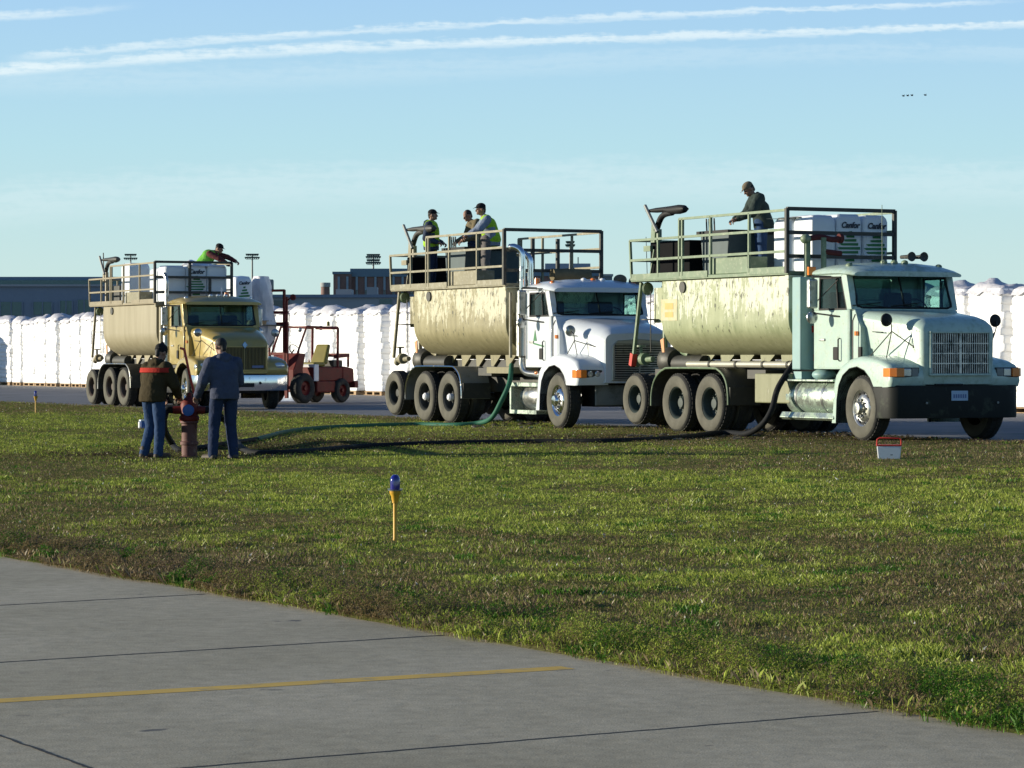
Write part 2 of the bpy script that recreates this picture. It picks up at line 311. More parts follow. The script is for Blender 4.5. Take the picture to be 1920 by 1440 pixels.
# ---------------------------------------------------------------- terrain
E0 = Vector((-4.04, 23.6)); ED = Vector((0.486, -0.874)).normalized(); EN = Vector((0.874, 0.486)).normalized()
WID = 21.2
def tz(x, y):
    u = (Vector((x, y)) - E0).dot(EN)
    if u <= 0: return -0.25
    t = min(u / WID, 1.0)
    return -0.25 + 0.245 * t ** 1.5 + 0.012 * math.sin(u * 1.9) * math.sin(math.pi * t)
def ray(px, py):
    x = (px - 960) / FPX; y = -(py - 720) / FPX; c, s_ = math.cos(PIT), math.sin(PIT)
    return Vector((x, c + y * s_, -s_ + y * c))
def ground(px, py, z=None):
    """where the line of sight through a photograph point meets the ground"""
    r = ray(px, py); g = -0.12 if z is None else z
    for _ in range(12):
        t = (g - CAMZ) / r.z; p = (r.x * t, r.y * t)
        if z is not None: break
        g = tz(*p) if (Vector(p) - E0).dot(EN) < WID else 0.0
    return Vector((p[0], p[1], g))
def at(px, py, Y):
    r = ray(px, py); t = Y / r.y; return Vector((r.x * t, Y, CAMZ + r.z * t))
def uv(u, s_, z): p = E0 + EN * u - ED * s_; return (p.x, p.y, z)   # s grows away from the camera

def ground_mats():
    # asphalt
    m = mat('asphalt', (0.15, 0.148, 0.15), 0.8, 0, col2=(0.22, 0.215, 0.215), vscale=0.35, dirt=(0.10, 0.098, 0.10), dirt_amt=0.45, dscale=0.6, bump=0.35, bscale=25, spec=0.25)
    M['asphalt'] = m
    m = bpy.data.materials.new('taxiway_concrete'); m.use_nodes = True; nt = m.node_tree; N = nt.nodes; L = nt.links; p = N['Principled BSDF']; p.inputs['Roughness'].default_value = 0.9; p.inputs['Specular IOR Level'].default_value = 0.15
    tc = N.new('ShaderNodeTexCoord')
    def nz(sc, det=6, ro=0.6):
        n = N.new('ShaderNodeTexNoise'); n.inputs['Scale'].default_value = sc; n.inputs['Detail'].default_value = det; n.inputs['Roughness'].default_value = ro; L.new(tc.outputs['Object'], n.inputs[0]); return n
    a, b, c = nz(0.5, 5), nz(9, 9, 0.75), nz(120, 2)
    mx = N.new('ShaderNodeMix'); mx.data_type = 'RGBA'; r = N.new('ShaderNodeMapRange'); r.inputs[1].default_value = .3; r.inputs[2].default_value = .7; L.new(a.outputs[0], r.inputs[0]); L.new(r.outputs[0], mx.inputs[0])
    mx.inputs[6].default_value = (0.385, 0.345, 0.245, 1); mx.inputs[7].default_value = (0.50, 0.45, 0.335, 1)
    m2 = N.new('ShaderNodeMix'); m2.data_type = 'RGBA'; m2.blend_type = 'MULTIPLY'; m2.inputs[0].default_value = 0.7; L.new(mx.outputs[2], m2.inputs[6])
    r2 = N.new('ShaderNodeMapRange'); r2.inputs[1].default_value = .25; r2.inputs[2].default_value = .75; r2.inputs[3].default_value = .60; r2.inputs[4].default_value = 1.28; L.new(b.outputs[0], r2.inputs[0])
    L.new(r2.outputs[0], m2.inputs[7])
    m3 = N.new('ShaderNodeMix'); m3.data_type = 'RGBA'; m3.blend_type = 'MULTIPLY'; m3.inputs[0].default_value = 0.8; L.new(m2.outputs[2], m3.inputs[6])
    r3 = N.new('ShaderNodeMapRange'); r3.inputs[1].default_value = .3; r3.inputs[2].default_value = .7; r3.inputs[3].default_value = .55; r3.inputs[4].default_value = 1.35; L.new(c.outputs[0], r3.inputs[0]); L.new(r3.outputs[0], m3.inputs[7])
    # sparse dark pits
    d = nz(3.0, 3, 0.5); rd = N.new('ShaderNodeMapRange'); rd.inputs[1].default_value = .70; rd.inputs[2].default_value = .75; L.new(d.outputs[0], rd.inputs[0])
    m4 = N.new('ShaderNodeMix'); m4.data_type = 'RGBA'; L.new(rd.outputs[0], m4.inputs[0]); L.new(m3.outputs[2], m4.inputs[6]); m4.inputs[7].default_value = (0.15, 0.145, 0.13, 1)
    L.new(m4.outputs[2], p.inputs['Base Color'])
    bp = N.new('ShaderNodeBump'); bp.inputs['Strength'].default_value = 0.35; bp.inputs['Distance'].default_value = 0.01; L.new(b.outputs[0], bp.inputs['Height']); L.new(bp.outputs[0], p.inputs['Normal'])
    M['concrete'] = m
    M['soil'] = mat('turf_soil', (0.12, 0.135, 0.035), 0.95, 0, col2=(0.17, 0.145, 0.075), vscale=1.3, dirt=(0.10, 0.14, 0.025), dirt_amt=0.6, dscale=2.0, bump=0.6, bscale=25, spec=0.0)
    M['mud'] = mat('wet_mud', (0.03, 0.025, 0.018), 0.35, 0, col2=(0.07, 0.06, 0.045), vscale=5, bump=0.8, bscale=18)
    M['joint'] = mat('joint_tar', (0.018, 0.017, 0.016), 0.8)
    M['line'] = mat('taxi_line_yellow', (0.66, 0.42, 0.06), 0.7, 0, var=0.1, dirt=(0.34, 0.28, 0.15), dirt_amt=0.45, dscale=7)
    # grass: colour by blade attribute and patch noise
    m = bpy.data.materials.new('grass_blades'); m.use_nodes = True; nt = m.node_tree; N = nt.nodes; L = nt.links; N.clear()
    o = N.new('ShaderNodeOutputMaterial'); at_ = N.new('ShaderNodeAttribute'); at_.attribute_name = 'tint'
    df = N.new('ShaderNodeBsdfDiffuse'); tl = N.new('ShaderNodeBsdfTranslucent'); ms = N.new('ShaderNodeMixShader'); ms.inputs[0].default_value = 0.28
    gl = N.new('ShaderNodeBsdfGlossy'); gl.inputs['Roughness'].default_value = 0.38; ms2 = N.new('ShaderNodeMixShader'); ms2.inputs[0].default_value = 0.012
    L.new(at_.outputs['Color'], df.inputs[0]); L.new(at_.outputs['Color'], tl.inputs[0]); L.new(df.outputs[0], ms.inputs[1]); L.new(tl.outputs[0], ms.inputs[2])
    L.new(ms.outputs[0], ms2.inputs[1]); L.new(gl.outputs[0], ms2.inputs[2]); L.new(ms2.outputs[0], o.inputs[0]); M['grass'] = m
ground_mats()

def sheet(name, rows, m, kind=True):
    b = MB(); n = len(rows[0]); vs = [p for r in rows for p in r]
    b.add(vs, [(i * n + k, i * n + k + 1, (i + 1) * n + k + 1, (i + 1) * n + k) for i in range(len(rows) - 1) for k in range(n - 1)])
    o = b.build(name, m, smooth=60)
    if kind: struct(o)
    return o
def edge_jit(s_): return 0.10 * math.sin(s_ * 1.7) + 0.07 * math.sin(s_ * 4.3 + 1) + 0.05 * math.sin(s_ * 9.1 + 2)
ss = [i * 0.5 - 40 for i in range(0, 400)]
us = [0, .1, .3, .7, 1.2, 2, 3, 4, 5, 6, 7, 8, 9, 10, 11, 12, 13, 14, 15, 16, 17, 18, 19, 20, 20.6, WID]
sheet('grass_soil', [[uv(u + (0.03 * math.sin(s_ * 3.1) if u == 0 else 0), s_, (tz(*uv(u, s_, 0)[:2]) + (0.03 if 0 < u < WID else 0.0))) for u in us] for s_ in ss], M['soil'])
sheet('taxiway', [[uv(u, s_, -0.25) for u in (-60, 0.04)] for s_ in (-60, 300)], M['concrete'])
sheet('apron_road', [[uv(WID - 0.05 + edge_jit(s_) * 0.5, s_, -0.004)] + [uv(u, s_, 0.0) for u in (WID + 0.3, WID + 200)] for s_ in [i * 0.5 - 60 for i in range(0, 640)]], M['asphalt'])
sheet('ground', [[(-3000, y, -0.9), (3000, y, -0.9)] for y in (-500, 5000)], M['soil'])

def ribbon(name, p0, p1, w, m, z, jit=0.0, n=60, seed=1, w1=None):
    rnd = random.Random(seed); p0, p1 = Vector(p0[:2]), Vector(p1[:2]); d = (p1 - p0).normalized(); q = Vector((-d.y, d.x)); rows = []; off = 0
    for i in range(n + 1):
        t = i / n; c = p0.lerp(p1, t); off = off * 0.8 + rnd.uniform(-jit, jit); ww = (w + (w1 - w) * t if w1 else w) * (1 + rnd.uniform(-1, 1) * min(1, jit * 60)) / 2
        a = c + q * (off + ww); b = c + q * (off - ww); rows.append([(a.x, a.y, z), (b.x, b.y, z)])
    return sheet(name, rows, m)
def G(px, py): return ground(px, py, -0.25)
def ext(a, b, k): return a + (a - b) * k
a, b = G(0, 1135), G(385, 1114); ribbon('taxiway_joint', ext(a, b, 3), b, 0.030, M['joint'], -0.2486, 0.004, 260, 1)
a, b = G(0, 1242), G(835, 1191); ribbon('taxiway_joint', ext(a, b, 2), b, 0.028, M['joint'], -0.2486, 0.004, 260, 2)
a, b = G(330, 1441), G(1645, 1334); ribbon('taxiway_joint', ext(a, b, 1), b, 0.020, M['joint'], -0.2486, 0.003, 300, 3)
a, b = G(0, 1380), G(170, 1441); ribbon('taxiway_joint', ext(a, b, 4), ext(b, a, 4), 0.018, M['joint'], -0.2483, 0.004, 300, 4)
a, b = G(0, 1314), G(1065, 1252); ribbon('taxiway_line', ext(a, b, 1.5), b, 0.155, M['line'], -0.2488, 0.0005, 80, 5)

# ---------------------------------------------------------------- turf
def make_grass():
    rng = np.random.default_rng(7)
    e0 = np.array(E0); en = np.array(EN); ed = np.array(ED)
    def vnoise(x, y, sc, seed):
        r = np.random.default_rng(seed); g = r.random((256, 256)); X_ = x / sc; Y_ = y / sc
        xi = np.floor(X_).astype(int); yi = np.floor(Y_).astype(int); fx = X_ - xi; fy = Y_ - yi; fx = fx * fx * (3 - 2 * fx); fy = fy * fy * (3 - 2 * fy)
        a = g[xi % 256, yi % 256]; b = g[(xi + 1) % 256, yi % 256]; c = g[xi % 256, (yi + 1) % 256]; d = g[(xi + 1) % 256, (yi + 1) % 256]
        return (a * (1 - fx) + b * fx) * (1 - fy) + (c * (1 - fx) + d * fx) * fy
    P = []; D = []
    bands = [(11, 16, 10000), (16, 21, 7500), (21, 28, 4800), (28, 38, 2700), (38, 52, 1400), (52, 75, 600), (75, 120, 260)]
    for y0, y1, dens in bands:
        xm = y1 * 0.1715 + 2.7; n = int(2 * xm * (y1 - y0) * dens)
        x = rng.uniform(-xm, xm, n); y = rng.uniform(y0, y1, n)
        u = (x - e0[0]) * en[0] + (y - e0[1]) * en[1]
        s_ = (x - e0[0]) * ed[0] + (y - e0[1]) * ed[1]
        edge = 0.05 + 0.10 * (vnoise(s_ + 500, u * 0, 0.5, 3) - 0.5) + 0.07 * (vnoise(s_ + 500, u * 0, 0.13, 4) - 0.5)
        edge2 = WID + 0.05 + 0.5 * (vnoise(s_ + 500, u * 0, 1.1, 5) - 0.5)
        k = (u > edge - 0.11) & (u < edge2) & (np.abs(x) < y * 0.1715 + 2.6)
        P.append(np.stack([x[k], y[k]], 1)); D.append(np.stack([u[k], s_[k]], 1))
    ne = 190000; ue = 0.9 * rng.random(ne) ** 1.6; se = rng.uniform(-14, 4, ne)      # extra weeds along the concrete edge (se against ED)
    ue = ue - 0.05 + 0.12 * (vnoise(se + 500, ue * 0, 0.4, 41) - 0.4)
    xe = e0[0] + en[0] * ue - ed[0] * se; ye = e0[1] + en[1] * ue - ed[1] * se
    P.append(np.stack([xe, ye], 1)); D.append(np.stack([ue, -se], 1))
    P = np.concatenate(P); D = np.concatenate(D); n = len(P); x, y = P[:, 0], P[:, 1]; u, s_ = D[:, 0], D[:, 1]
    dist = y
    t = np.clip(u / WID, 0, 1); z = -0.25 + 0.245 * t ** 1.5 + 0.012 * np.sin(u * 1.9) * np.sin(np.pi * t) + 0.018
    # noise in strip space: mowing passes run roughly along the strip
    big = 0.55 * vnoise(s_ * 0.45 + 900, u * 1.0 + 50, 2.2, 11) + 0.45 * vnoise(s_ * 0.7 + 900, u + 50, 0.8, 12)
    mid = vnoise(x + 300, y * 0.7 + 300, 0.30, 13); fine = vnoise(x + 300, y + 300, 0.09, 14)
    huge = vnoise(s_ * 0.25 + 700, u * 0.8 + 70, 3.0, 51)
    patch = (huge * 0.45 + big * 0.55) * 0.72 + mid * 0.18 + fine * 0.10
    thin = vnoise(x + 500, y + 100, 0.22, 15)
    keep = rng.random(n) < np.clip(0.72 + 1.1 * thin, 0, 1)
    near_edge = u < 0.9
    keep |= near_edge & (rng.random(n) < 0.85)
    idx = np.nonzero(keep)[0]
    x, y, z, u, s_, patch, mid, fine, dist, big = (a[idx] for a in (x, y, z, u, s_, patch, mid, fine, dist, big)); n = len(x)
    h = (0.014 + 0.030 * rng.random(n) ** 1.5) * (0.6 + 0.9 * mid)
    edgeh = np.exp(-np.clip(u, 0, 5) / 0.45); h *= 1 + 0.9 * edgeh * (0.3 + vnoise(x + 40, y + 40, 0.17, 21))
    tuft = vnoise(x + 77, y + 13, 0.45, 22); h *= 1 + 0.9 * np.clip((tuft - 0.68) / 0.2, 0, 1)
    w = 0.0009 + 0.00012 * dist * (0.7 + 0.6 * rng.random(n)); w *= 0.8 + 0.4 * rng.random(n)
    weed = (vnoise(x + 11, y + 91, 0.28, 23) > 0.80) | (near_edge[idx] & (vnoise(x + 5, y + 6, 0.35, 24) > 0.74))
    w = np.where(weed & (rng.random(n) < 0.5), w * 1.9, w)
    ang = rng.uniform(0, 2 * np.pi, n); lean = rng.uniform(0, 0.9, n) * h; la = rng.uniform(0, 2 * np.pi, n)
    h = np.minimum(h * 0.92, 0.062 + 0.012 * rng.random(n))
    dx, dy = np.cos(ang) * w / 2, np.sin(ang) * w / 2
    tx, ty = np.cos(la) * lean, np.sin(la) * lean
    V = np.zeros((n, 4, 3), np.float32)
    V[:, 0] = np.stack([x - dx, y - dy, z - 0.02], 1); V[:, 1] = np.stack([x + dx, y + dy, z - 0.02], 1)
    V[:, 2] = np.stack([x + dx * 0.8 + tx * 0.45, y + dy * 0.8 + ty * 0.45, z + h * 0.62], 1)
    V[:, 3] = np.stack([x - dx * 0.3 + tx, y - dy * 0.3 + ty, z + h], 1)
    # small weed leaves: short tilted diamonds held at various heights, thick in clumps and along the edge
    clump = vnoise(x + 21, y + 33, 0.20, 31) * 0.6 + vnoise(x + 21, y + 33, 0.07, 32) * 0.4
    leafy = rng.random(n) < np.where(u < 1.0, 0.955 - 0.35 * np.clip(u, 0, 1) ** 2, 0.55)
    hz = np.where(u < 0.8, (0.012 + 0.15 * np.clip((clump - 0.36) / 0.35, 0, 1) * np.clip(u / 0.10, 0.25, 1) * (1 - 0.35 * u)), 0.012 + 0.05 * np.clip((clump - 0.45) / 0.4, 0, 1))
    lz = z + hz * np.sqrt(rng.random(n)); lw = (0.0045 + 0.00017 * dist) * (0.6 + 0.8 * rng.random(n)); el = rng.uniform(-0.3, 1.3, n); az = rng.uniform(0, 2 * np.pi, n)
    lx, ly, lzz = np.cos(az) * np.cos(el) * lw, np.sin(az) * np.cos(el) * lw, np.sin(el) * lw
    qx, qy = -np.sin(az) * lw * 0.45, np.cos(az) * lw * 0.45
    c0 = np.stack([x, y, lz], 1); a_ = np.stack([lx, ly, lzz], 1); q_ = np.stack([qx, qy, rng.uniform(-.3, .3, n) * lw], 1)
    Lf = np.stack([c0 - a_, c0 + q_, c0 + a_, c0 - q_], 1)
    V = np.where(leafy[:, None, None], Lf, V).astype(np.float32)
    # colours
    g1 = np.array([0.15, 0.185, 0.035]); g2 = np.array([0.31, 0.37, 0.065]); br = np.array([0.235, 0.175, 0.085]); pu = np.array([0.20, 0.15, 0.095]); wd = np.array([0.07, 0.17, 0.02])
    pb = np.clip((patch - 0.425) / 0.14, 0, 1); r = rng.random(n)
    isbrown = r > np.clip(0.34 + 0.60 * pb - 0.22 * (u < 0.9), 0, 1)
    c = g1[None] * (1 - pb[:, None]) + g2[None] * pb[:, None]
    cb = br[None] * (1 - mid[:, None]) + pu[None] * mid[:, None]
    c = np.where(isbrown[:, None], cb, c); c = np.where((weed & (rng.random(n) < 0.8))[:, None], wd[None], c)
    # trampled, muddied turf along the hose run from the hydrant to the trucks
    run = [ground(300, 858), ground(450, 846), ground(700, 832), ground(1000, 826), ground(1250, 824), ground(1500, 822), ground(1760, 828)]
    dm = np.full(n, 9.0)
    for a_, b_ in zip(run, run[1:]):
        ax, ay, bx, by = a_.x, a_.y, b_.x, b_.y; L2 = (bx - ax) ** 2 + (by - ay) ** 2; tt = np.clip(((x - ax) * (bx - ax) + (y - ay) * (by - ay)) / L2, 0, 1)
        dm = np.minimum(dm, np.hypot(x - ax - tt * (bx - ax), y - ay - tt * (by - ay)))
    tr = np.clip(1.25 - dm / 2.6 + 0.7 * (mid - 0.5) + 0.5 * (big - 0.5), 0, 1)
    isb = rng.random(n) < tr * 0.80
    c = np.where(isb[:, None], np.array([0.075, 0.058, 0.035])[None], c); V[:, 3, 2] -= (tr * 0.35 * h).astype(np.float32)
    straw = rng.random(n) < 0.035 * (1 - tr); c = np.where(straw[:, None], np.array([0.34, 0.29, 0.15])[None], c)
    c = c * (0.8 + 0.4 * rng.random(n))[:, None] * (0.85 + 0.3 * fine)[:, None]
    flow = (rng.random(n) < 0.0012) & (u > 1.2)
    c = np.where(flow[:, None], np.array([0.8, 0.8, 0.75])[None], c)
    V[flow, 3, 2] = V[flow, 2, 2] + 0.012
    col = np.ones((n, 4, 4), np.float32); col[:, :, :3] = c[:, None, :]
    me = bpy.data.meshes.new('turf'); me.vertices.add(n * 4); me.vertices.foreach_set('co', V.ravel())
    me.loops.add(n * 4); me.loops.foreach_set('vertex_index', np.arange(n * 4, dtype=np.int32)); me.polygons.add(n)
    me.polygons.foreach_set('loop_start', np.arange(0, n * 4, 4, dtype=np.int32)); me.polygons.foreach_set('loop_total', np.full(n, 4, np.int32))
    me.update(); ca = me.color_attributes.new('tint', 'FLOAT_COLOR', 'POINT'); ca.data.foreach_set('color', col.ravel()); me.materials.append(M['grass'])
    o = bpy.data.objects.new('grass', me); C.objects.link(o)
    o['kind'] = 'stuff'; o['label'] = 'patchy green and brown mown turf between taxiway and apron'; o['category'] = 'grass'
    print('blades', n)
make_grass()

# ---------------------------------------------------------------- bale wall
WA = Vector((-23.7, 138.0)); WD = Vector((0.462, -0.887)).normalized(); WN = Vector((-0.887, -0.462)).normalized()
def bale_proto(seed):
    rnd = random.Random(seed); b = MB(); W_, D_, L_ = 1.40, 1.15, 15; H_ = 2.92; secs = []
    nn = 28
    for half in range(2):
        pass
    tw = rnd.uniform(-.03, .03); prevo = 0
    for i in range(L_):
        z0 = 0.14 + (H_ - 0.14) * i / L_; z1 = 0.14 + (H_ - 0.14) * (i + 1) / L_; o = rnd.uniform(-0.035, 0.035); oy = rnd.uniform(-0.03, 0.03)
        for f, sc in ((0.03, 0.972), (0.22, 0.997), (0.5, 1.0), (0.78, 0.997), (0.97, 0.972)):
            z = z0 + (z1 - z0) * f; ring = []
            for k in range(nn):
                t = 2 * math.pi * k / nn; cx, cy = math.cos(t), math.sin(t); e = 0.14
                x = math.copysign(abs(cx) ** e, cx) * W_ / 2 * sc; y = math.copysign(abs(cy) ** e, cy) * D_ / 2 * sc
                wob = 1 + 0.012 * math.sin(5 * t + i * 1.7 + seed)
                ring.append((x * wob + o + tw * z, y * wob + oy, z))
            secs.append(ring)
    b.loft(secs)
    film = b
    p = MB()
    for k in range(3): p.box(-0.64 + k * 0.57, -0.50 + k * 0.57, -0.55, 0.55, 0.02, 0.11)
    for k in range(6): p.box(-0.66, 0.66, -0.56 + k * 0.20, -0.44 + k * 0.20, 0.11, 0.135)
    for k in range(3): p.box(-0.66, 0.66, -0.56 + k * 0.5, -0.46 + k * 0.5, 0.0, 0.02)
    # crumpled top sheet
    c = MB(); n = 14; rows = []
    for i in range(n + 1):
        for j in range(n + 1):
            x = (i / n - 0.5) * (W_ + 0.10); y = (j / n - 0.5) * (D_ + 0.10); ex = max(0, abs(x) - W_ * 0.44) / 0.1; ey = max(0, abs(y) - D_ * 0.43) / 0.1
            pk = 0.17 * math.exp(-((x - rnd_c[seed][0]) ** 2 + (y - rnd_c[seed][1]) ** 2) / 0.12)
            z = H_ + 0.05 + pk + rnd.uniform(-0.02, 0.045) - 0.15 * min(1.5, max(ex, ey)) + 0.03 * math.sin(x * 7 + seed) * math.cos(y * 6)
            rows.append((x + tw * H_, y, z))
    c.add(rows, [(i * (n + 1) + j, (i + 1) * (n + 1) + j, (i + 1) * (n + 1) + j + 1, i * (n + 1) + j + 1) for i in range(n) for j in range(n)])
    return film, p, c
rnd_c = {k: (random.Random(k * 7).uniform(-.4, .4), random.Random(k * 9).uniform(-.3, .3)) for k in range(1, 8)}
protos = []
for sd_ in range(1, 7):
    f_, p_, c_ = bale_proto(sd_)
    root = bpy.data.objects.new('bale_stack', None)
    protos.append((f_.build('wrapped_bales', M['plastic'], smooth=50), p_.build('pallet', M['wood'], smooth=0), c_.build('top_sheet', M['cover'], smooth=70)))
used = set()
ORD = ['first', 'second', 'third', 'fourth', 'fifth', 'sixth', 'seventh', 'eighth', 'ninth', 'tenth', 'eleventh', 'twelfth']
def stack(x, y, rz, v, label, group, sc=1.0, sz=1.0):
    root = thing('bale_stack', label, 'bale stack', (x, y, 0), rz, group); root.scale = (sc, 1, sz)
    for o in protos[v]:
        if o.name in used or (o, 1) in used: q = o.copy(); C.objects.link(q)
        else: used.add((o, 1)); q = o
        q.parent = root
    return root
def wall_px(px):
    r = ray(px, 668); k = r.x / r.y     # x = k*y ; WA + s*WD
    return (k * WA.y - WA.x) / (WD.x - k * WD.y)
wz = math.atan2(WD.y, WD.x)
cols = [(-22, 17, 0), (18, 38, 1), (38, 61, 1), (62, 84, 1), (85, 107, 1), (108, 128, 1), (129, 149, 1), (150, 170, 1), (171, 193, 1)]
s0 = wall_px(193)
s_end = wall_px(509); n_ = round((s_end - s0) / 1.62); hid1 = [(s0 + (s_end - s0) * i / n_, s0 + (s_end - s0) * (i + 1) / n_) for i in range(n_)]
segs = [(wall_px(a), wall_px(b), 'A') for a, b, _ in cols] + [(a, b, 'B') for a, b in hid1]
for a, b in ((511, 540), (544, 575), (582, 624), (625, 670), (678, 715), (723, 759)): segs.append((wall_px(a), wall_px(b), 'C'))
s0 = wall_px(762); s_end = wall_px(1808); n_ = round((s_end - s0) / 1.64)
for i in range(n_): segs.append((s0 + (s_end - s0) * i / n_, s0 + (s_end - s0) * (i + 1) / n_, 'D'))
for a, b in ((1812, 1883), (1887, 1962), (1966, 2045)): segs.append((wall_px(a), wall_px(b), 'E'))
cnt = {}
rw = random.Random(5)
for i, (a, b, sg) in enumerate(segs):
    c = WA + WD * (a + b) / 2 - WN * (0.6 + rw.uniform(-.06, .06)); k = cnt.get(sg, 0); cnt[sg] = k + 1
    grp = 'white bale stacks in the long wall'
    if sg == 'A': lab = 'white plastic-wrapped bale stack, %s from the left edge of the picture' % ORD[k]
    elif sg == 'C': lab = 'tall white wrapped bale stack, %s from the left between gold truck and middle truck' % ORD[k]
    elif sg == 'E': lab = 'white wrapped bale stack, %s to the right of the nearest truck' % ORD[k]
    elif sg == 'B': lab = 'white wrapped bale stack standing behind the gold truck'; grp = 'bale stacks behind the gold truck'
    else: lab = 'white wrapped bale stack standing behind the middle and nearest trucks'; grp = 'bale stacks behind the two white trucks'
    gap = rw.uniform(0.02, 0.16) if sg != 'C' else rw.uniform(0.0, 0.04)
    stack(c.x, c.y, wz + R(rw.uniform(-2, 2)), i % 6, lab, grp, sc=max(0.6, (b - a - gap) / 1.42), sz=rw.uniform(0.985, 1.03))
# a short return row beyond the left edge of the view
for k in range(3):
    c = WA + WD * (wall_px(-22) - 1.2) + WN * (1.0 + 1.5 * k)
    stack(c.x - 0.5, c.y, wz + R(90), k, 'white wrapped bale stack in the return row left of the picture', 'bale stacks in the return row')

# ---------------------------------------------------------------- far buildings
def bmats():
    M['b_grey'] = mat('blue_grey_cladding', (0.19, 0.23, 0.29), 0.7, 0, var=0.06, vscale=0.3)
    M['b_roof'] = mat('blue_roof', (0.13, 0.20, 0.27), 0.6, 0, var=0.05, vscale=0.3)
    M['b_lgrey'] = mat('grey_parapet', (0.34, 0.35, 0.36), 0.8, 0, var=0.08, vscale=0.2)
    M['b_brick'] = mat('brown_brick', (0.22, 0.13, 0.115), 0.85, 0, var=0.15, vscale=1.0)
    M['b_win'] = mat('dark_window', (0.05, 0.09, 0.10), 0.15, 0, var=0.1); M['b_winblue'] = mat('blue_spandrel', (0.22, 0.30, 0.38), 0.4, 0, var=0.1)
    M['b_green'] = mat('green_window', (0.08, 0.16, 0.15), 0.2)
bmats()
def bldg(name, label, px0, px1, Y, ztop_py, m, depth=30, cat='building'):
    a, b = at(px0, ztop_py, Y), at(px1, ztop_py, Y)
    t = thing(name, label, cat, ((a.x + b.x) / 2, Y, -0.5)); w = (b.x - a.x) / 2; h = a.z + 0.5
    o = MB().box(-w, w, 0, depth, 0, h).build('wall', m, t, smooth=0)
    return t, w, h
def sc(Y): return Y / FPX
# left terminal: long low block with set-back clerestory
Y = 290.0
t, w, h = bldg('low_building', 'long blue-grey low building behind the left end of the bale wall', -260, 330, Y, 536, M['b_grey'], 25)
cx = t.location.x
for (p0, p1, q0, q1) in ((-250, -160, 566, 592), (-120, -40, 566, 592), (-20, 42, 566, 592), (62, 98, 566, 590), (112, 136, 564, 588), (145, 171, 562, 588), (200, 240, 560, 586), (260, 300, 560, 586)):
    a, b = at(p0, q0, Y), at(p1, q1, Y)
    f = MB(); f.box(a.x - cx, b.x - cx, -0.06, 0.3, b.z + 0.5, a.z + 0.5)
    f = f.build('window', M['b_green'], t, smooth=0)
    g = MB(); k = max(2, int((b.x - a.x) / 0.9))
    for i in range(k + 1): xx = a.x - cx + (b.x - a.x) * i / k; g.box(xx - .05, xx + .05, -0.14, -0.03, b.z + 0.5, a.z + 0.5)
    g.build('mullion', M['b_grey'], f, smooth=0)
up = at(0, 519, Y + 8); b = MB().box(-w + 3, w - 1.0, 8, 22, h - 0.2, up.z + 0.5).build('upper_storey', M['b_roof'], t, smooth=0)
cl = MB().box(-w + 4, w - 3, 7.9, 8.5, h + 0.15, h + 0.75).build('clerestory', M['b_green'], t, smooth=0)
MB().box(-w - .2, w + .2, -0.3, 0.2, h - 0.06, h + 0.14).build('parapet', M['b_lgrey'], t, smooth=0)
# middle long parapet building
Y = 300.0
t, w, h = bldg('flat_roofed_building', 'long grey flat-roofed building behind the bale wall between gold truck and middle truck', 470, 860, Y, 557, M['b_lgrey'], 30)
MB().box(-w - .2, w + .2, -0.3, 0.5, h - 0.05, h + 0.25).build('parapet', M['b_grey'], t, smooth=0)
a, b = at(505, 563, Y), at(543, 575, Y); cx = t.location.x; MB().box(a.x - cx, b.x - cx, -0.15, 0.2, 0.2, a.z + 0.5).build('door', M['b_win'], t, smooth=0)
a, b = at(688, 553, Y), at(707, 560, Y); MB().box(a.x - cx, b.x - cx, -0.2, 3, h + 0.2, h + 1.0).build('roof_unit', M['b_lgrey'], t, smooth=0)
a, b = at(635, 551, Y + 10), at(664, 556, Y + 10); MB().box(a.x - cx, b.x - cx, 5, 9, h, h + 0.9).build('roof_unit', M['b_lgrey'], t, smooth=0)
for p0, p1 in ((712, 735), (745, 762)):
    a, b = at(p0, 561, Y), at(p1, 574, Y); MB().box(a.x - cx, b.x - cx, -0.12, 0.2, b.z + 0.5, a.z + 0.5).build('window', M['b_green'], t, smooth=0)
# rooftop stacks and chimney
for (p, q0, wpx, lab) in ((488, 524, 7, 'shorter capped grey vent stack beside the gold truck load'), (507, 524, 11, 'taller capped grey vent stack right of the gold truck load')):
    a = at(p, q0, 220.0); r = wpx * sc(220) / 2; zb = 0.0; hh = a.z
    t = thing('vent_stack', lab, 'vent stack', (a.x, 220, 0), 0, 'vent stacks behind the gold truck')
    MB().lathe([(r * .8, 0), (r * .8, hh - 1.5), (r * .7, hh - 1.4), (r * .7, hh - 0.9)], seg=16).build('pipe', M['b_lgrey'], t)
    MB().lathe([(r * .7, hh - 0.95), (r * 1.15, hh - 0.8), (r * 1.15, hh - .1), (r * .9, hh)], seg=16).build('cowl', M['grey_steel'], t)
a = at(610, 530, 420); t = thing('chimney', 'slender brick chimney standing left of the brown brick block', 'chimney', (a.x, 420, 0))
MB().lathe([(.85, 0), (.62, a.z - .6)], seg=16).build('shaft', M['b_brick'], t); MB().lathe([(.72, a.z - .6), (.72, a.z)], seg=16).build('cap', M['b_lgrey'], t)
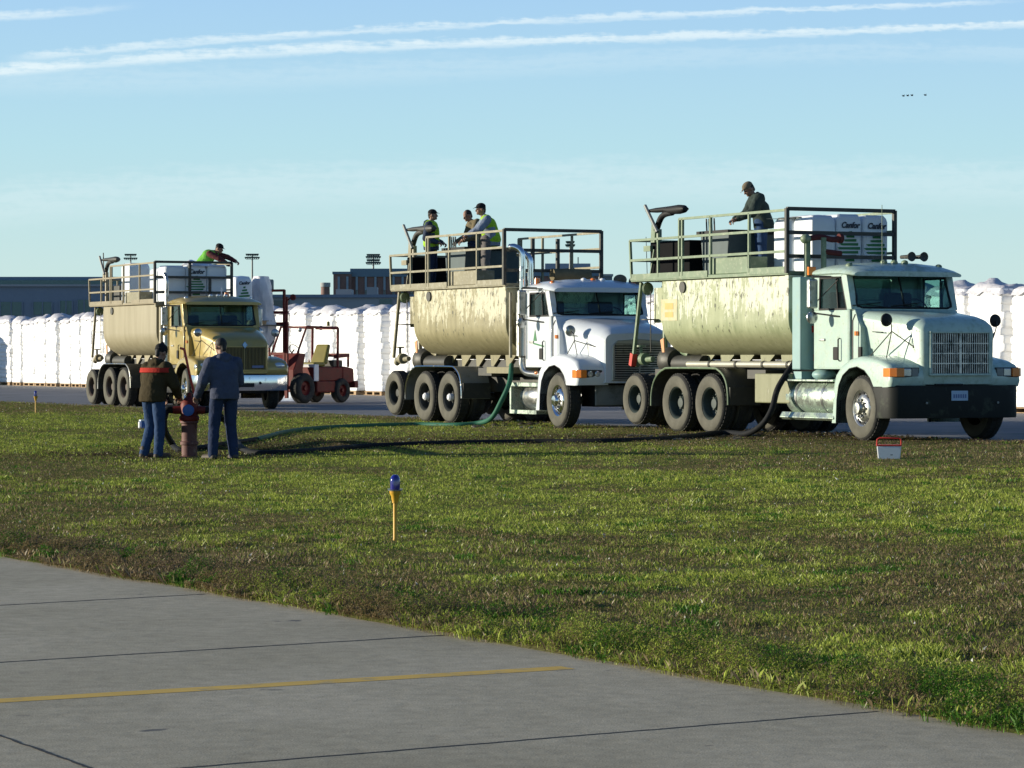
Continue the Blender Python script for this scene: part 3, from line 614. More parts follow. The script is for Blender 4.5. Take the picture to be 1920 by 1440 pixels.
# brick block
Y = 480.0
t, w, h = bldg('brick_building', 'brown brick block with blue window strips behind the rear of the middle truck', 659, 790, Y, 506, M['b_brick'], 30)
cx = t.location.x; MB().box(-w - .2, w + .2, -.3, 1, h - 1.1, h + .2).build('roof_band', M['b_roof'], t, smooth=0)
a, b = at(625, 514, Y - 1), at(659, 514, Y - 1); MB().box(a.x - cx, b.x - cx - .02, -1, 20, 0, a.z + .5).build('lower_wing', M['b_brick'], t, smooth=0)
MB().box(a.x - cx - .15, b.x - cx - .05, -1.2, 19, a.z + .5, a.z + .9).build('wing_roof', M['b_roof'], t, smooth=0)
for p in (636, 652, 669, 686, 704, 721, 738, 755, 772):
    a, b = at(p - 2, 519, Y), at(p + 2, 558, Y); off = -1.25 if p < 659 else -0.25
    f = MB().box(a.x - cx, b.x - cx, off, off + 0.3, 0.5, a.z + .5).build('window_strip', M['b_winblue'], t, smooth=0)
    g = MB()
    for k in range(4): g.box(a.x - cx + .04, b.x - cx - .04, off - .06, off - .005, 4.5 + k * 2.3, 5.6 + k * 2.3)
    g.build('pane', M['b_win'], f, smooth=0)
# distant blocks seen through middle truck rails
Y = 520.0
t, w, h = bldg('stepped_building', 'brick building with pale roof block behind the middle truck railings', 985, 1127, Y, 508, M['b_brick'], 40)
cx = t.location.x; MB().box(-w - .2, w + .2, -.3, 1, h - .9, h + .15).build('roof_band', M['b_roof'], t, smooth=0)
a, b = at(1022, 494, Y + 5), at(1107, 494, Y + 5); MB().box(a.x - cx, b.x - cx, 5, 25, h, a.z + .5).build('roof_block', M['b_winblue'], t, smooth=0)
a, b = at(1083, 482, Y + 6), at(1085, 482, Y + 6); MB().box(a.x - cx, b.x - cx, 6, 6.3, h, a.z + .5).build('mast', M['grey_steel'], t, smooth=0)
for k in range(8):
    p = 996 + k * 16; a, b = at(p, 514, Y), at(p + 6, 521, Y); f = MB().box(a.x - cx, b.x - cx, -.2, .2, b.z + .5, a.z + .5).build('window', M['b_win'], t, smooth=0)
t, w, h = bldg('small_block', 'small blue-grey block at the right end of the stepped brick building', 1127, 1148, 500.0, 515, M['b_grey'], 15)
MB().box(-w - .15, w + .15, -.3, .6, h - .3, h + .1).build('parapet', M['b_lgrey'], t, smooth=0)
for k in range(3): MB().box(-w * .7 + k * w * .55, -w * .7 + k * w * .55 + .4, -.15, .2, h - 1.4, h - .7).build('window', M['b_win'], t, smooth=0)

def light_mast(px, py_top, rows, wpx, Y, lab):
    a = at(px, py_top, Y); t = thing('floodlight_mast', lab, 'floodlight mast', (a.x, Y, 0), 0, 'floodlight masts in the distance'); h = a.z
    MB().tube([(0, 0, 0), (0, 0, h)], [0.28, 0.14], 10).build('pole', M['grey_steel'], t)
    hw = wpx * sc(Y) / 2
    for k, py in enumerate(rows):
        z = at(px, py, Y).z; wd = hw * (0.85 + 0.15 * (k % 2)); MB().box(-wd, wd, -.08, .08, z - .05, z + .03).build('crossarm', M['grey_steel'], t, smooth=0)
        n = 7
        for i in range(n):
            xx = -wd + 2 * wd * i / (n - 1); MB().lathe([(0.08, 0), (.22, .2), (.22, .38)], (xx, -.2, z + .05), 'z', 8).build('lamp_head', M['b_win'], t)
light_mast(245, 478, (480, 487), 22, 600, 'floodlight mast with two rows above the rear of the gold truck')
light_mast(473, 478, (480, 486), 24, 560, 'floodlight mast with two rows right of the man on the gold truck')
light_mast(700, 478, (481, 485, 491, 496), 24, 500, 'floodlight mast with four rows in front of the brick block')
light_mast(1069, 455, (457, 463), 14, 480, 'floodlight mast seen through the middle truck railings')

# birds
for px, py, lab in ((1694, 180, 'leftmost tiny bird of the close flying three'), (1702, 179.5, 'middle tiny bird of the close flying three'), (1710, 179, 'right tiny bird of the close flying three'), (1735, 178.5, 'lone tiny bird flying to the right of the other three')):
    p = at(px, py, 320); b = MB(); b.ell((0, 0, 0), (0.16, 0.055, 0.06), 10, 6)
    for s_ in (-1, 1): b.add([(0.07, s_ * .04, .02), (-.07, s_ * .04, .02), (-.03, s_ * .22, .13), (.05, s_ * .2, .13), (-.08, s_ * .42, .06)], [(0, 1, 2, 3), (3, 2, 4)])
    tag(b.build('bird', M['black'], loc=p), lab, 'bird', 'birds in the sky').rotation_euler = (0, 0, R(20))

# ---------------------------------------------------------------- trucks (local: +x forward, +y driver side, z up, front axle at x=0)
TRZ = R(-64); TW = 1.22
def truck_root(n, label, px_, py_):
    r = thing('hydroseeder_truck', label, 'truck', (px_ + .899 * TW, py_ + .438 * TW, 0), TRZ, 'tank trucks lined up on the apron'); return r

def tyre_prof(r, w, rim):
    return [(rim, -w / 2 + .02), (rim + .03, -w / 2 + .005), (r * .78, -w / 2 - .008), (r * .92, -w / 2 + .004), (r * .975, -w / 2 + .03), (r, -w / 2 + .06), (r, w / 2 - .06), (r * .975, w / 2 - .03), (r * .92, w / 2 - .004), (r * .78, w / 2 + .008), (rim + .03, w / 2 - .005), (rim, w / 2 - .02)]
def tyre_mesh(b, r, w, rim, yc):
    b.mi = 0; seg = 56; pr = tyre_prof(r, w, rim); b0 = len(b.f); b.lathe(pr, (0, yc, 0), 'y', seg, closed=True)
    for i in range(b0, len(b.f)):
        ring = (i - b0) // seg
        b.m[i] = 1 if ring in (0, 1, 2, 8, 9, 10) else 0
    # tread blocks
    b.mi = 0
    for k in range(40):
        t = 2 * math.pi * k / 40
        for (ya, yb) in ((-w / 2 + .05, -.02), (.02, w / 2 - .05)):
            c, s_ = math.cos(t), math.sin(t); dt = .055; pts = []
            for rr in (r - .005, r + .010):
                for (tt, yy) in ((t - dt, ya), (t + dt, ya), (t + dt, yb), (t - dt, yb)):
                    pts.append((math.sin(tt) * rr, yc + yy, math.cos(tt) * rr))
            b.hexa(pts)
def wheel_rear(parent, x, z, r, rimm, hub=None, side=-1, yc=0.0):
    w = .27; rim = r * .56; b = MB(); tyre_mesh(b, r, w, rim, side * (1.22 - w / 2)); tyre_mesh(b, r, w, rim, side * (1.22 - w * 1.5 - .07))
    t = b.build('wheel', [M['rubber'], M['wall_rubber']], parent, smooth=40, loc=(x, 0, z))
    q = MB(); yo = side * 1.20; d = -side
    pr = [(rim + .012, 0.0), (rim - .005, 0.01), (rim - .03, .05), (rim - .035, .17), (rim * .72, .20), (rim * .45, .195), (rim * .42, .14), (rim * .30, .08), (0, .075)]
    q.lathe([(a, h * d) for a, h in pr], (0, yo, 0), 'y', 40, cap0=False)
    for k in range(10):
        t_ = 2 * math.pi * k / 10; q.lathe([(.018, -.03), (.018, .03), (0, .03)], (math.cos(t_) * rim * .58, yo + d * .18, math.sin(t_) * rim * .58), 'y', 6)
    rm = q.build('rim', rimm, t, smooth=35)
    if hub: MB().lathe([(.075, 0), (.075, -.10 * d), (.05, -.13 * d), (0, -.135 * d)], (0, yo + d * .11, 0), 'y', 20).build('hub', hub, rm)
    return t
def wheel_front(parent, x, r, rimm, side=-1, steer=0.0):
    w = .29; rim = r * .57; b = MB(); tyre_mesh(b, r, w, rim, 0)
    t = b.build('wheel', [M['rubber'], M['wall_rubber']], parent, smooth=40, loc=(x, side * (1.22 - w / 2), r)); t.rotation_euler = (0, 0, R(steer))
    q = MB(); yo = side * (w / 2 - .02); d = -side
    pr = [(rim + .012, 0), (rim - .006, .008), (rim - .03, .03), (rim - .035, .07), (rim * .86, .06), (rim * .70, .015), (rim * .52, .0), (rim * .40, -.01), (rim * .38, -.06), (rim * .30, -.09), (0, -.10)]
    q.lathe([(a, h * d) for a, h in pr], (0, yo, 0), 'y', 48, cap0=False); rm = q.build('rim', rimm, t, smooth=35)
    h_ = MB()
    for k in range(10):
        t_ = 2 * math.pi * (k + .5) / 10; h_.lathe([(.033, .0), (.033, -.006 * d), (0, -.006 * d)], (math.cos(t_) * rim * .78, yo + d * .034, math.sin(t_) * rim * .78), 'y', 14)
    h_.build('hand_hole', M['void'], rm)
    l = MB()
    for k in range(10):
        t_ = 2 * math.pi * k / 10; l.lathe([(.02, .0), (.02, -.035 * d), (.012, -.045 * d), (0, -.045 * d)], (math.cos(t_) * rim * .47, yo, math.sin(t_) * rim * .47), 'y', 8)
    l.build('lug_nut', M['dull_chrome'], rm)
    return t

def mirror_arm(mb, a, b, r=.012): mb.tube([a, b], r, 6)

def build_truck(V):
    T = truck_root(V['n'], V['label'], *V['pos']); P = V['paint']; RL = V['rail']; n = V['n']
    # chassis
    for s_ in (-1, 1):
        MB().box(-8.0, .55, s_ * .43 - .04, s_ * .43 + .04, .62, .92).build('frame_rail', M['dark_steel'], T, smooth=0, bevel=.01)
    for x, z_ in ((-4.9, .51), (-6.08, .51), (-7.62, V['tagz']), (0, .51)):
        ax = MB(); ax.tube([(x, -1.0, z_), (x, 1.0, z_)], .075, 10)
        if x in (-4.9, -6.08): ax.ell((x, 0, z_), (.2, .22, .2))
        ax.build('axle', M['dark_steel'], T)
    for s_ in (-1, 1):
        for x in (-4.9, -6.08): wheel_rear(T, x, .513, .51, V['rim'], V.get('hub'), s_)
        wheel_rear(T, -7.62, V['tagz'], V['tagr'], V['rim'], None, s_)
        wheel_front(T, -.08, .51, V['frim'], s_, V.get('steer', -3))
    # quarter fenders over the drive wheels
    for s_ in (-1, 1):
        b = MB(); path = [(-6.93, .45), (-6.92, .66), (-6.84, .86), (-6.68, 1.01), (-6.46, 1.10), (-6.2, 1.125), (-4.78, 1.125), (-4.55, 1.10), (-4.36, 1.0), (-4.25, .85), (-4.21, .66), (-4.2, .50)]
        p3 = cat_pts([(x, 0, z) for x, z in path], 3); y0, y1 = s_ * 1.24, s_ * .62
        secs = [[(p.x, y0, p.z), (p.x, y1, p.z), (p.x * .9965 - .019, y1, p.z - .012), (p.x * .9965 - .019, y0, p.z - .012)] for p in p3]
        b.loft(secs); o = b.build('wheel_fender', V['fend'], T, smooth=40)
        e = MB(); e.tube([(p.x, s_ * 1.243, p.z) for p in p3], .018, 6); e.build('fender_trim', V['trim'], o)
    for s_ in (-1, 1):
        MB().box(-4.20, -4.17, s_ * .62 if s_ > 0 else -1.22, 1.22 if s_ > 0 else s_ * .62, .50, .80).build('mudflap', M['dark_steel'], T, smooth=0)
    MB().box(-4.05, -3.45, -.95, .95, .95, 1.10).build('crossmember', M['dark_steel'], T, smooth=0)
    # tank
    def sec(x, k=1.0, dz=0):
        pts = []; W = 1.19 * k; zt = 2.66
        half = [(W, zt), (W, 2.3), (W, 1.95 + dz)]
        for i in range(1, 10):
            t = i / 9 * math.pi / 2; half.append((W - (1 - math.cos(t)) * .72 * 1.0, 1.95 + dz - math.sin(t) * (.62 + dz)))
        half += [(.30 * k, 1.27)]
        pts = [(x, -y, z) for y, z in half] + [(x, y, z) for y, z in reversed(half)]
        return pts
    b = MB(); b.loft([sec(-6.69, .96), sec(-6.66, .985), sec(-6.55), sec(-4.5), sec(-2.36), sec(-2.32, .99)]); tank = b.build('tank', V['tank'], T, smooth=30, bevel=.012)
    MB().prism([(-1.23, 2.665), (-1.23, 2.60), (-1.20, 2.60), (-1.20, 2.64), (1.20, 2.64), (1.20, 2.60), (1.23, 2.60), (1.23, 2.665)], -2.36, -2.25, 'yz').build('tank_rim', V['tank'], tank, smooth=0)
    for s_ in (-1, 1):
        for k in range(6):
            x = -6.1 + k * .68; MB().prism([(x, 1.13), (x + .10, 1.13), (x + .5, 1.40), (x - .05, 1.40)], s_ * .62, s_ * .66).build('gusset', V['tank'], tank, smooth=0)
    MB().box(-6.6, -2.4, -.60, .60, 1.02, 1.26).build('subframe', M['dark_steel'], T, smooth=0, bevel=.01)
    if n == 1:
        b = MB(); b.tube([(-6.0, -1.0, 1.19), (-2.33, -1.0, 1.19)], .055, 12); b.build('discharge_pipe', M['steel_pipe'], T)
        for x in (-5.2, -4.3, -3.4, -2.6): MB().lathe([(.065, -.03), (.065, .03)], (x, -1.0, 1.19), 'x', 12).build('pipe_clamp', M['dark_steel'], T)
        b = MB().box(-6.64, -6.06, -1.197, -1.191, 1.96, 2.34); b.build('faded_sign', mat('faded_sign', (0.46, .47, .32), .7, 0, dirt=(.55, .42, .18), dirt_amt=.7, dscale=5), tank, smooth=0)
        w = MB(); w.box(-6.50, -6.2, -1.201, -1.1985, 2.02, 2.11); w.build('sign_text', mat('sign_ochre', (0.52, .38, .13), .7), tank, smooth=0)
        w = MB(); w.box(-6.50, -6.2, -1.201, -1.1985, 2.16, 2.27); w.build('sign_text', bpy.data.materials['sign_ochre'], tank, smooth=0)
    # rear tank vent wheel
    MB().lathe([(.0, -.01), (.10, -.01), (.10, .01), (.07, .02), (.03, .02), (0, .03)], (-5.85, -1.21, 2.54), 'y', 16).build('hatch_knob', M['dark_steel'], T)
    # deck
    dk = MB().box(-7.75, -2.3, -1.21, 1.21, 2.675, 2.735).build('deck', RL, T, smooth=0, bevel=.006)
    for x0, x1 in ((-7.75, -4.95), (-3.6 if n != 3 else -4.2, -2.32)):
        MB().box(x0, x1, -1.225, -1.20, 2.70, 2.81).build('toe_board', RL, T, smooth=0)
    MB().box(-7.75, -2.32, 1.20, 1.225, 2.70, 2.81).build('toe_board', RL, T, smooth=0)
    MB().box(-4.92, -3.72, -1.15, -.75, 2.74, 3.02).build('deck_box', M['rail1'] if n == 1 else M['rail2'], T, smooth=0, bevel=.01)
    # railings
    def rail(pts, w, name='railing', m=RL):
        b = MB()
        for a_, b_ in pts: b.bar(a_, b_, w)
        return b.build(name, m, T, smooth=0)
    for s_ in (-1, 1):
        y = -1.21 if s_ < 0 else .87; L = []
        L += [((-5.95, y, 3.74), (-2.3, y, 3.74)), ((-7.78, y, 3.42), (-2.3, y, 3.42)), ((-7.76, y, 3.06), (-2.3, y, 3.06))]
        for x in (-6.72, -5.95, -5.84, -4.85, -3.55): L.append(((x, y, 2.74), (x, y, 3.42 if x < -6 else 3.74)))
        L.append(((-7.72, y, 2.74), (-7.78, y, 3.42)))
        rail(L, .042)
    fr = []
    fm = M['dark_steel']
    for z in (3.76, 3.37, 2.98): fr.append(((-2.3, -1.23, z), (-2.3, .87, z)))
    for y in (-1.23, .87): fr.append(((-2.3, y, 2.70), (-2.3, y, 3.77)))
    if n == 2: fr += [((-2.3, -.62, 2.98), (-2.3, -.62, 3.60)), ((-2.3, -.08, 2.75), (-2.3, -.08, 3.6))]
    if n == 3: fr += [((-2.3, -.28, 2.75), (-2.3, -.28, 3.76)), ((-2.3, .27, 2.75), (-2.3, .27, 3.37))]
    rail(fr, .062, 'front_railing', fm)
    rail([((-7.76, -1.21, z), (-7.76, 1.21, z)) for z in (3.42, 3.06)] + [((-7.74, y, 2.74), (-7.78, y, 3.42)) for y in (-.4, .4)], .042)
    # engine housing at the back of the deck
    if n != 3:
        e = MB().box(-7.45, -6.0 if n == 1 else -7.16, -.98, .75, 2.74, 3.38).build('engine_housing', M['deck_shade'], T, smooth=0, bevel=.02)  # black colour stands for shade in the open space behind the rails
        MB().box(-7.55, -7.30, -1.06, -1.0, 3.22, 3.32).build('side_plate', RL, e, smooth=0)
        MB().bar((-7.35, -1.03, 2.78), (-7.2, -1.03, 3.25), .025).build('lever', RL, e, smooth=0)
        cabm = V['panel']
        c = MB().hexa([(-5.75, -.85, 2.74), (-4.95, -.85, 2.74), (-4.95, .35, 2.74), (-5.75, .35, 2.74), (-5.85, -.85, 3.46), (-4.85, -.85, 3.46), (-4.85, .35, 3.46), (-5.85, .35, 3.46)]).build('control_console', M['console'], T, smooth=0, bevel=.02)
        MB().box(-5.9, -4.8, -.9, .4, 3.462, 3.52).build('console_top', M['black'], c, smooth=0)
        l = MB()
        for k in range(4): x = -5.7 + k * .09; MB().tube([(x, -.8, 3.5), (x - .02, -.8, 3.74)], .016, 6).build('lever', M['dark_steel'], c)
    else:
        e = MB().box(-7.3, -6.75, -.7, .5, 2.74, 3.25).build('engine_housing', M['dark_steel'], T, smooth=0, bevel=.02)
    # cannon / boom
    g = MB(); gx, gy = -7.35, -.85
    st = MB(); st.tube([(gx, gy, 2.74), (gx, gy, 3.62)], .05, 10); st.bar((gx - .16, gy, 3.35), (gx - .12, gy, 3.72), .10, .14); o = st.build('boom_post', RL, T, smooth=30)
    nz_ = MB(); nz_.tube(cat_pts([(gx - .1, gy, 3.60), (gx + .05, gy, 3.80), (gx + .22, gy, 3.88), (gx + .5, gy, 3.90)], 5), [.055] * 16, 10)
    body = [(gx - .40, .025), (gx - .1, .045), (gx + .25, .05), (gx + .45, .075), (gx + .75, .085), (gx + .92, .07), (gx + .98, .03)]
    secs = []
    for x, hh in body:
        secs.append([(x, gy + .055 * math.cos(t) * (1 + hh * 6), 3.965 + (hh * math.sin(t)) - (.02 if x > gx + .3 else 0)) for t in [2 * math.pi * k / 14 for k in range(14)]])
    nz_.loft(secs)
    nz_.build('spray_nozzle', M['dark_steel'] if n != 1 else M['black'], o, smooth=50)
    MB().tube([(gx - .38, gy - .08, 4.06), (gx + .16, gy - .12, 3.56)], .032, 8).build('boom_handle', M['grey_steel'], o)
    if n == 3: MB().tube([(gx - .25, gy, 3.45), (gx - .30, gy, 4.16)], .016, 6).build('upright_bar', M['dark_steel'], o)
    # rear plumbing
    st = MB(); st.bar((-7.55, -1.1, 2.66), (-7.85, -1.1, 1.30), .055); o = st.build('strut', RL, T, smooth=0)
    if n == 1: MB().bar((-7.84, -1.1, 1.38), (-7.90, -1.1, 1.16), .10).build('strut_foot', M['bright_red'], o, smooth=0)
    MB().box(-7.35, -6.72, -.95, -.93, 1.93, 2.56).build('splash_plate', V['tank'], T, smooth=0)
    MB().box(-7.02, -6.97, -.965, -.955, 2.25, 2.5).build('slot', M['void'], T, smooth=0)
    pp = MB(); pp.tube([(-7.35, -.75, 2.6), (-7.28, -.75, 1.3)], .045, 10); pp.tube(cat_pts([(-7.1, -.7, 2.5), (-7.05, -.7, 1.9), (-6.9, -.7, 1.5), (-6.5, -.7, 1.35)], 5), .055, 10); pp.build('riser_pipe', V['rail'], T)
    pu = MB(); pu.lathe([(.0, -.2), (.2, -.2), (.25, -.1), (.25, .1), (.2, .2), (0, .2)], (-7.15, -.7, 1.25), 'x', 20); pu.tube([(-7.1, -.7, 1.2), (-5.9, -.7, 1.2)], .15, 16); pu.box(-7.4, -6.6, -.9, .9, .98, 1.1); pu.build('pump', M['dark_steel'], T)
    vm = MB(); vm.lathe([(.0, -.06), (.11, -.06), (.11, .06), (0, .06)], (-7.62, -1.0, 1.28), 'x', 16); vm.tube([(-7.9, -1.0, 1.25), (-7.3, -1.0, 1.28)], .05, 10); vm.tube([(-7.75, -1, 1.25), (-7.75, -1, 1.5)], .03, 8); vm.lathe([(0, 0), (.09, 0), (.09, .03), (0, .03)], (-7.75, -1, 1.5), 'z', 14); vm.ell((-7.9, -1.0, 1.22), (.07, .07, .09)); vm.build('valve', V['rail'], T)
    for k, y in enumerate((-1.0, -.6)): MB().lathe([(.0, -.03), (.10, -.03), (.12, 0), (.10, .03), (0, .03)], (-7.5 + k * .35, y, 2.55), 'x', 16).build('work_lamp', M['rail1'], T)
    MB().lathe([(.02, 0), (.18, 0), (.18, .02), (.02, .02)], (-7.35, -1.02, 1.98), 'z', 20).build('handwheel', M['dark_steel'], T)
    MB().tube([(-7.35, -1.02, 1.4), (-7.35, -1.02, 2.5)], .012, 6).build('valve_rod', M['dark_steel'], T)
    MB().hexa([(-6.98, -.99, 1.40), (-6.90, -.99, 1.40), (-6.90, -.97, 1.40), (-6.98, -.97, 1.40), (-7.05, -.99, 1.62), (-6.93, -.99, 1.66), (-6.93, -.97, 1.66), (-7.05, -.97, 1.62)]).build('warning_triangle', mat('orange_reflector_%d' % n, (.6, .28, .12), .5), T, smooth=0)
    # storage between wheels and cab
    if n == 1:
        MB().box(-3.42, -2.30, -1.18, -.55, .55, 1.04).build('tool_box', V['tank'], T, smooth=0, bevel=.02)
        f = MB(); prof = [(0, 0), (.27, 0), (.285, .03), (.285, 1.55), (.27, 1.58), (0, 1.58)]; f.lathe([(r_, h_) for r_, h_ in prof], (-2.44, -.90, .66), 'x', 32); ft = f.build('fuel_tank', M['alu'], T)
        MB().box(-2.42, -.90, -1.22, -.88, .92, .955).build('step_plate', M['alu'], ft, smooth=0, bevel=.008)
        MB().prism([(-1.25, .33), (-1.19, .29), (-.75, .29), (-.75, .40), (-1.2, .42)], -2.5, -.85, 'yz').build('lower_step', M['alu'], ft, smooth=0, bevel=.01)
        for x in (-2.1, -1.3): MB().lathe([(.292, -.03), (.292, .03)], (x, -.90, .66), 'x', 32).build('tank_strap', M['dull_chrome'], ft)
        b = MB(); b.ell((-1.75, -.85, 1.03), (.22, .2, .10)); b.box(-2.3, -2.05, -1.1, -.7, .96, 1.08); b.build('air_filter_cover', M['panel1'], T)
    elif n == 2:
        f = MB(); f.lathe([(0, 0), (.22, .0), (.26, .06), (.26, .7), (.22, .76), (0, .76)], (-1.85, -.88, .56), 'x', 28); ft = f.build('air_tank', M['dull_chrome'], T)
        b = MB(); b.box(-2.12, -.98, -1.2, -.6, .76, .83); b.box(-2.12, -.98, -1.2, -.6, .24, .31); b.box(-2.12, -2.06, -1.2, -.6, .31, .76); b.build('step_frame', M['alu'], T, smooth=0)
        MB().box(-3.35, -2.3, -1.1, -.5, 1.0, 1.12).build('side_shelf', V['tank'], T, smooth=0)
    else:
        f = MB(); f.lathe([(0, 0), (.27, 0), (.285, .03), (.285, 1.35), (.27, 1.38), (0, 1.38)], (-2.4, -.90, .68), 'x', 32); ft = f.build('fuel_tank', M['dull_chrome'], T)
        b = MB(); b.box(-2.3, -1.0, -1.2, -.9, .95, 1.0); b.build('step_plate', M['dull_chrome'], T, smooth=0)
    # far side tank
    MB().lathe([(0, 0), (.27, 0), (.285, .03), (.285, 1.45), (.27, 1.48), (0, 1.48)], (-2.4, .90, .66), 'x', 28).build('fuel_tank', M['alu'], T)
    # behind-cab cabinet, stacks
    if n == 1:
        MB().box(-2.19, -1.93, -1.20, .95, 1.11, 2.63).build('rear_cabinet', M['panel1'], T, smooth=0, bevel=.02)
        m_ = MB(); m_.box(-1.925, -1.915, -.95, -.90, 1.25, 1.36); m_.box(-1.925, -1.915, -.98, -.93, 1.0 + .72, 1.83); m_.build('reflector', M['red_lens'], T, smooth=0)
        e = MB(); e.tube([(-2.12, -.95, 2.62), (-2.12, -.95, 3.22)], .055, 12); e.tube([(-1.98, -.72, 2.62), (-1.98, -.72, 3.28)], .045, 12); e.ell((-2.12, -.98, 3.26), (.10, .09, .08)); e.build('hydraulic_riser', RL, T)
        b = MB(); b.tube(cat_pts([(-2.12, -.95, 3.26), (-2.05, -.75, 3.29), (-1.98, -.55, 3.25), (-1.95, -.42, 3.27)], 4), .05, 10); b.lathe([(.08, -.03), (.08, .03)], (-1.95, -.42, 3.27), 'y', 12); b.tube([(-1.98, -.7, 3.05), (-1.95, -.4, 3.02)], .045, 8); b.build('hydraulic_hose', M['maroon'], T)
        MB().box(-2.15, -2.02, -.98, -.84, 2.66, 2.80).build('marker_lamp', M['amber'], T, smooth=0, bevel=.01)
    elif n == 2:
        for k, (x, y, zt) in enumerate(((-1.98, -1.0, 3.42), (-2.08, -.78, 3.30))):
            p = cat_pts([(x, y, 1.9), (x, y, 2.6), (x, y, zt - .25), (x - .02, y - .02, zt - .08), (x - .12, y - .10, zt), (x - .22, y - .16, zt + .0)], 5)
            MB().tube(p, .062, 14).build('exhaust_stack', M['chrome'], T)
        b = MB(); b.lathe([(0, 0), (.06, 0), (.12, .04), (.12, 1.05), (.06, 1.1), (0, 1.1)], (-1.98, -1.0, 1.30), 'z', 24); b.build('muffler', M['dull_chrome'], T)
        b = MB(); b.tube(cat_pts([(-1.98, -1.0, 1.35), (-1.98, -1.0, 1.15), (-1.9, -.95, 1.02), (-1.6, -.8, .98)], 5), .065, 12); b.build('exhaust_elbow', M['dull_chrome'], T)
        b = MB(); b.tube([(-2.16, -1.16, 1.3), (-2.16, -1.16, 2.55)], .035, 8); b.tube([(-1.82, -1.14, 1.3), (-1.82, -1.14, 2.55)], .022, 8); b.build('grab_rail', RL, T)
        MB().box(-2.2, -2.02, -1.0, .9, 1.5, 2.6).build('rear_cabinet', V['tank'], T, smooth=0, bevel=.02)
        b = MB().tube([(-2.1, -.3, 2.9), (-2.1, .5, 2.9)], .12, 14); b.build('hose_reel', M['khaki'], T)
    else:
        b = MB(); b.tube([(-1.98, -1.02, 1.2), (-1.98, -1.02, 2.6)], .10, 16); b.tube(cat_pts([(-1.98, -1.02, 2.6), (-1.98, -1.02, 3.0), (-1.98, -1.02, 3.3), (-2.1, -1.05, 3.45)], 4), .05, 10); b.build('exhaust_stack', M['dull_chrome'], T)
        MB().box(-2.2, -2.08, -1.16, .95, 1.2, 2.6).build('rear_cabinet', V['tank'], T, smooth=0, bevel=.02)
    # ---- cab
    cr, cf = -1.80, -.72       # rear / front of the door area
    cw = 1.02; zc0, zc1 = 1.12, 2.08; roof = V.get('roof', 2.70)
    b = MB()
    b.box(cr, cf, -cw, -cw + .05, zc0, zc1); b.box(cr, cf, cw - .05, cw, zc0, zc1); b.box(cr, cr + .05, -cw + .05, cw - .05, zc0, 2.25)
    b.box(cr + .05, cf, -cw + .05, cw - .05, zc0, zc0 + .06)
    # cowl below the windscreen
    b.prism([(cf, zc0), (-.45, zc0), (-.45, 1.80), (-.62, 2.07), (cf, 2.10)], -.98, .98)
    cab = b.build('cab', P, T, smooth=30, bevel=.012)
    pl = MB()
    for s_ in (-1, 1):
        y0, y1 = (s_ * cw, s_ * (cw - .06)) if s_ > 0 else (-cw, -cw + .06)
        pl.hexa([(cr, min(y0, y1), zc1), (cr + .17, min(y0, y1), zc1), (cr + .17, max(y0, y1), zc1), (cr, max(y0, y1), zc1), (cr + .02, min(y0, y1), roof), (cr + .17, min(y0, y1), roof), (cr + .17, max(y0, y1), roof), (cr + .02, max(y0, y1), roof)])
        pl.hexa([(cf - .10, min(y0, y1), zc1), (cf, min(y0, y1), zc1), (cf, max(y0, y1), zc1), (cf - .10, max(y0, y1), zc1), (cf - .28, min(y0, y1), roof), (cf - .17, min(y0, y1), roof), (cf - .17, max(y0, y1), roof), (cf - .28, max(y0, y1), roof)])
        pl.box(cr + .05, cf - .2, min(y0, y1), max(y0, y1), roof - .09, roof)
        # corner towards the windscreen
        ya, yb = s_ * cw, s_ * .90
        pl.hexa([(cf, min(ya, yb), zc1), (cf + .06, min(ya, yb), zc1), (cf + .06, max(ya, yb), zc1), (cf, max(ya, yb), zc1), (cf - .17, min(ya, yb), roof), (cf - .11, min(ya, yb), roof), (cf - .11, max(ya, yb), roof), (cf - .17, max(ya, yb), roof)])
    pl.box(cr, cr + .06, -cw + .06, -.45, 2.25, roof); pl.box(cr, cr + .06, .45, cw - .06, 2.25, roof); pl.box(cr, cr + .06, -.45, .45, 2.6, roof)
    pl.build('cab_pillars', P, cab, smooth=0, bevel=.012)
    # roof: lofted dome with visor
    rf = []
    L = 16
    for x, k, zz in ((cr - .05, .93, 0), (cr - .02, .985, .035), (cr + .25, 1.0, .075), (-1.3, 1.0, .085), (-.98, 1.0, .07), (-.72, 1.0, .045), (-.60, .99, .02), (-.565, .97, -.01)):
        ring = []; w_ = 1.06 * k
        top = [(-w_, 0), (-w_ * .985, .045), (-w_ * .93, .085), (-w_ * .8, .105 + zz * .4), (-w_ * .4, .12 + zz * .7), (0, .125 + zz * .75), (w_ * .4, .12 + zz * .7), (w_ * .8, .105 + zz * .4), (w_ * .93, .085), (w_ * .985, .045), (w_, 0)]
        f_ = .55 if x > -.62 else (.8 if x > -.75 or x < cr else 1)
        dz = -.035 if x > -.66 else (-.02 if x > -.8 else 0)
        rf.append([(x, y, roof - .03 + dz + z * f_ * V.get('roofk', 1)) for y, z in top] + [(x, w_ * .97, roof - .05 + dz), (x, -w_ * .97, roof - .05 + dz)])
    MB().loft(rf).build('roof', P, cab, smooth=45)
